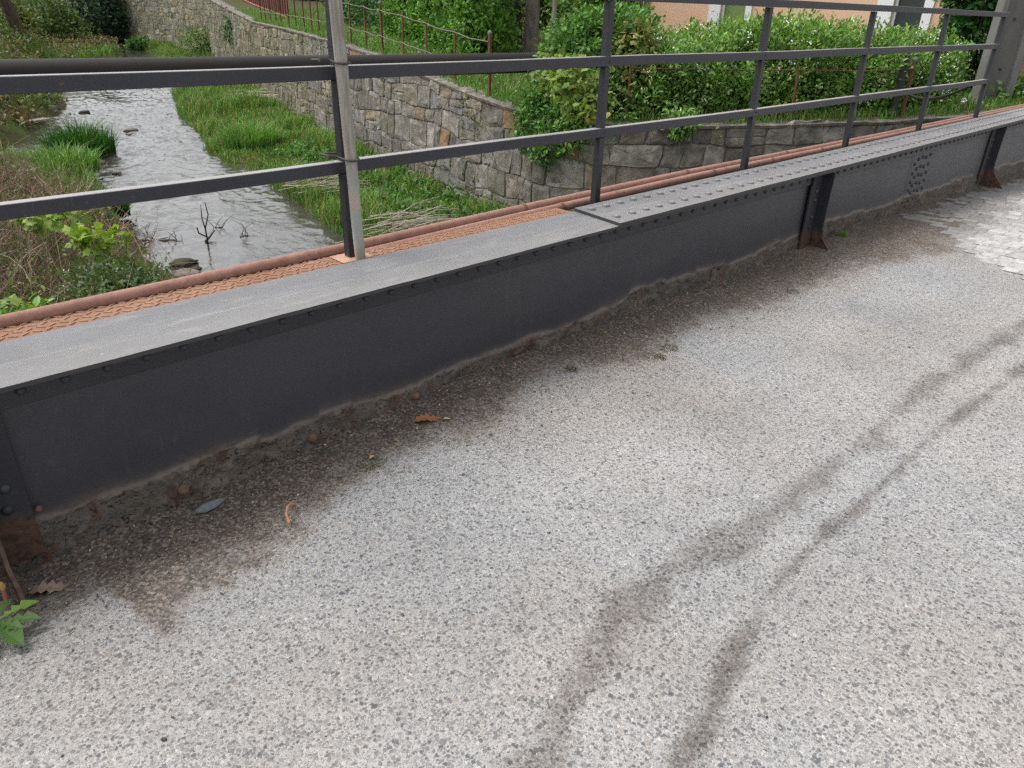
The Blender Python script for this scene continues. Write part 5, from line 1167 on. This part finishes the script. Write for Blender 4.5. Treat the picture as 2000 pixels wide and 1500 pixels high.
sl_ = [at_z(*q)[:2] for q in ((376, 974), (396, 974), (420, 962), (434, 951), (424, 950), (404, 957), (388, 964))]; zz0 = [float(road_z(np.array(q[0]), np.array(q[1]))) for q in sl_]; k = len(sl_)
zm = max(zz0); b = MB().add([(*q, zm + .004) for q in sl_] + [(*q, zm + .012) for q in sl_], [tuple(range(k))[::-1], tuple(range(k, 2 * k))] + [(i, (i + 1) % k, k + (i + 1) % k, k + i) for i in range(k)], (.235, .26, .285)); tag(b.build("slate_shard", M_PEB), "flat blue grey slate shard leaning at the girder foot", "shard")
n = 900; lx = rng.uniform(-.1, 5.2, n); ly = 2.26 - np.abs(rng.normal(0, .2, n)); a = rng.uniform(0, 6.28, n); P = np.stack([lx, ly, road_z(lx, ly) + .004], 1)
A = np.stack([np.cos(a), np.sin(a), rng.normal(0, .15, n)], 1); N = np.stack([rng.normal(0, .3, n), rng.normal(0, .3, n), np.ones(n)], 1)
sc3 = rng.uniform(.008, .026, n)[:, None] * np.stack([np.ones(n), rng.uniform(.2, .8, n), np.ones(n)], 1)
tag(scatter("plant_litter", P, basis(A, N), sc3, LANCE[0], LANCE[1], pick(n, [(.16, .11, .07), (.24, .17, .10), (.11, .08, .055), (.30, .23, .14), (.08, .06, .045)], .2), M_DRY), "crumbs of dry leaf and stem caught in the soil along the girder", "litter", kind="stuff")
# dandelion rosette at the foot of the left stiffener
def dandelion():
    c = np.array([.055, 1.985, .0]); o = empty("dandelion_plant", tuple(c), "toothed dandelion leaf rosette at the left edge of the road", "weed")
    half = [(0, .012), (.12, .02), (.17, .075), (.25, .03), (.31, .13), (.42, .05), (.46, .19), (.60, .08), (.66, .22), (.84, .12), (1.0, 0)]
    tl = [(x, y) for x, y in half] + [(x, -y) for x, y in half[:-1]][::-1]
    for ang, L, col, up in ((-1.30, .150, (.10, .19, .055), .18), (-.62, .125, (.11, .20, .06), .28), (-.05, .115, (.20, .33, .07), .55), (.75, .085, (.13, .22, .06), .6), (-2.0, .13, (.09, .17, .05), .25), (2.2, .08, (.1, .18, .05), .5), (-1.0, .10, (.12, .21, .06), .5)):
        V2 = np.array(tl + [(x, 0) for x in np.linspace(0, 1, 11)]); n = len(tl); x = V2[:, 0]
        z = up * (x - .75 * x * x) * .75 + .25 * np.abs(V2[:, 1]); V = np.column_stack([x, V2[:, 1] * .85, z]) * L; ca, sa = math.cos(ang), math.sin(ang)
        W_ = np.column_stack([V[:, 0] * ca - V[:, 1] * sa, V[:, 0] * sa + V[:, 1] * ca, V[:, 2]]) + c + np.array([0, 0, .014])
        ic = lambda t: n + int(np.clip(round(t * 10), 0, 10)); F = []
        for i in range(n):
            j = (i + 1) % n; a, b_ = ic(tl[i][0]), ic(tl[j][0]); F.append((i, j, a) if a == b_ else (i, j, b_, a))
        MB().add(W_, F, col).build("leaf", M_LEAF, o)
    b = MB(); q = c + np.array([.045, .055, .0]); b.tube([q, q + np.array([.004, .01, .03]), q + np.array([.006, .012, .055])], [.004, .0055, .004], 8, True, (.30, .12, .08)); b.build("flower_stalk", M_DRY, o, True)
    b = MB(); b.tube([q + np.array([.006, .012, .055]), q + np.array([.007, .013, .067]), q + np.array([.007, .013, .080])], [.005, .0085, .004], 8, True, (.42, .25, .09)); b.build("withered_head", M_DRY, o, True)
dandelion()
def mini_tuft(label, p, rad, n, h, pal, name="grass_tuft"):
    a = rng.uniform(0, 6.283, n); r = rad * np.sqrt(rng.random(n)); x, y = p[0] + r * np.cos(a), p[1] + r * np.sin(a); P = np.stack([x, y, road_z(x, y) - .002], 1); return tag(grass(name, P, h, .0035, .8, pal, .2), label, "grass tuft", "green tufts in the road soil")
mini_tuft("small green grass tuft right of the middle stiffener", at_z(1643, 466), .045, 90, .055, [(.13, .22, .04), (.17, .27, .06)])
for (px, py, r, lab) in ((1305, 682, .05, "moss patch on the soil where it meets the pale road, larger of the near pair"), (1290, 700, .035, "thin moss patch just below the larger moss patch"), (725, 900, .06, "moss tuft around the tiny yellow leaf"), (1545, 570, .05, "moss tuft on the soil left of the middle stiffener"), (1115, 725, .03, "faint moss tuft half way along the soil strip")):
    mini_tuft(lab, at_z(px, py), r, 150, .011, [(.10, .12, .03), (.13, .15, .04), (.08, .10, .03)], "moss_tuft")
# dandelion clocks and flowers in the verge
for (px, py, fw, col, lab, r) in ((1883, 196, 12.6, (.78, .78, .74), "white dandelion clock in the verge left of the concrete post", .04), (1917, 201, 12.9, (.66, .68, .58), "smaller whitish dandelion clock nearer the concrete post", .028), (1927, 208, 12.7, (.80, .58, .05), "yellow dandelion flower in the verge", .026), (1957, 180, 13.4, (.74, .74, .7), "white dandelion clock at the foot of the concrete post", .035)):
    c = at_f(px, py, fw); g = gz1(c[0], c[1]); o = empty("dandelion_flower", (c[0], c[1], g), lab, "dandelion", "dandelions in the verge"); b = MB(); b.tube([(c[0], c[1], g - .02), c], .004, 6, True, (.16, .22, .06)); b.build("stalk", M_TWIG, o)
    d = rng.normal(size=(70, 3)); d /= np.linalg.norm(d, axis=1)[:, None]; 
    if "yellow" in lab: d[:, 2] = np.abs(d[:, 2]) * .6 + .2
    foliage("head", np.tile(c, (70, 1)), d, rng.normal(size=(70, 3)), np.full(70, r * 1.2), OVAL, np.tile(col, (70, 1)), M_PETAL, o)
n = 170; P = garden_pts(n, sA - 1.5, sB, .35, 3.2, 1.0); P[:, 2] += .14; k = len(P)
tag(foliage("daisy_heads", np.repeat(P, 6, 0), np.tile(np.stack([np.cos(np.arange(6) * 1.047), np.sin(np.arange(6) * 1.047), np.zeros(6)], 1), (k, 1)), np.tile((0, 0, 1.), (k * 6, 1)), np.full(k * 6, .024), OVAL, np.tile((.8, .8, .76), (k * 6, 1)), M_PETAL), "white daisy heads dotted through the garden grass", "daisies", kind="stuff")
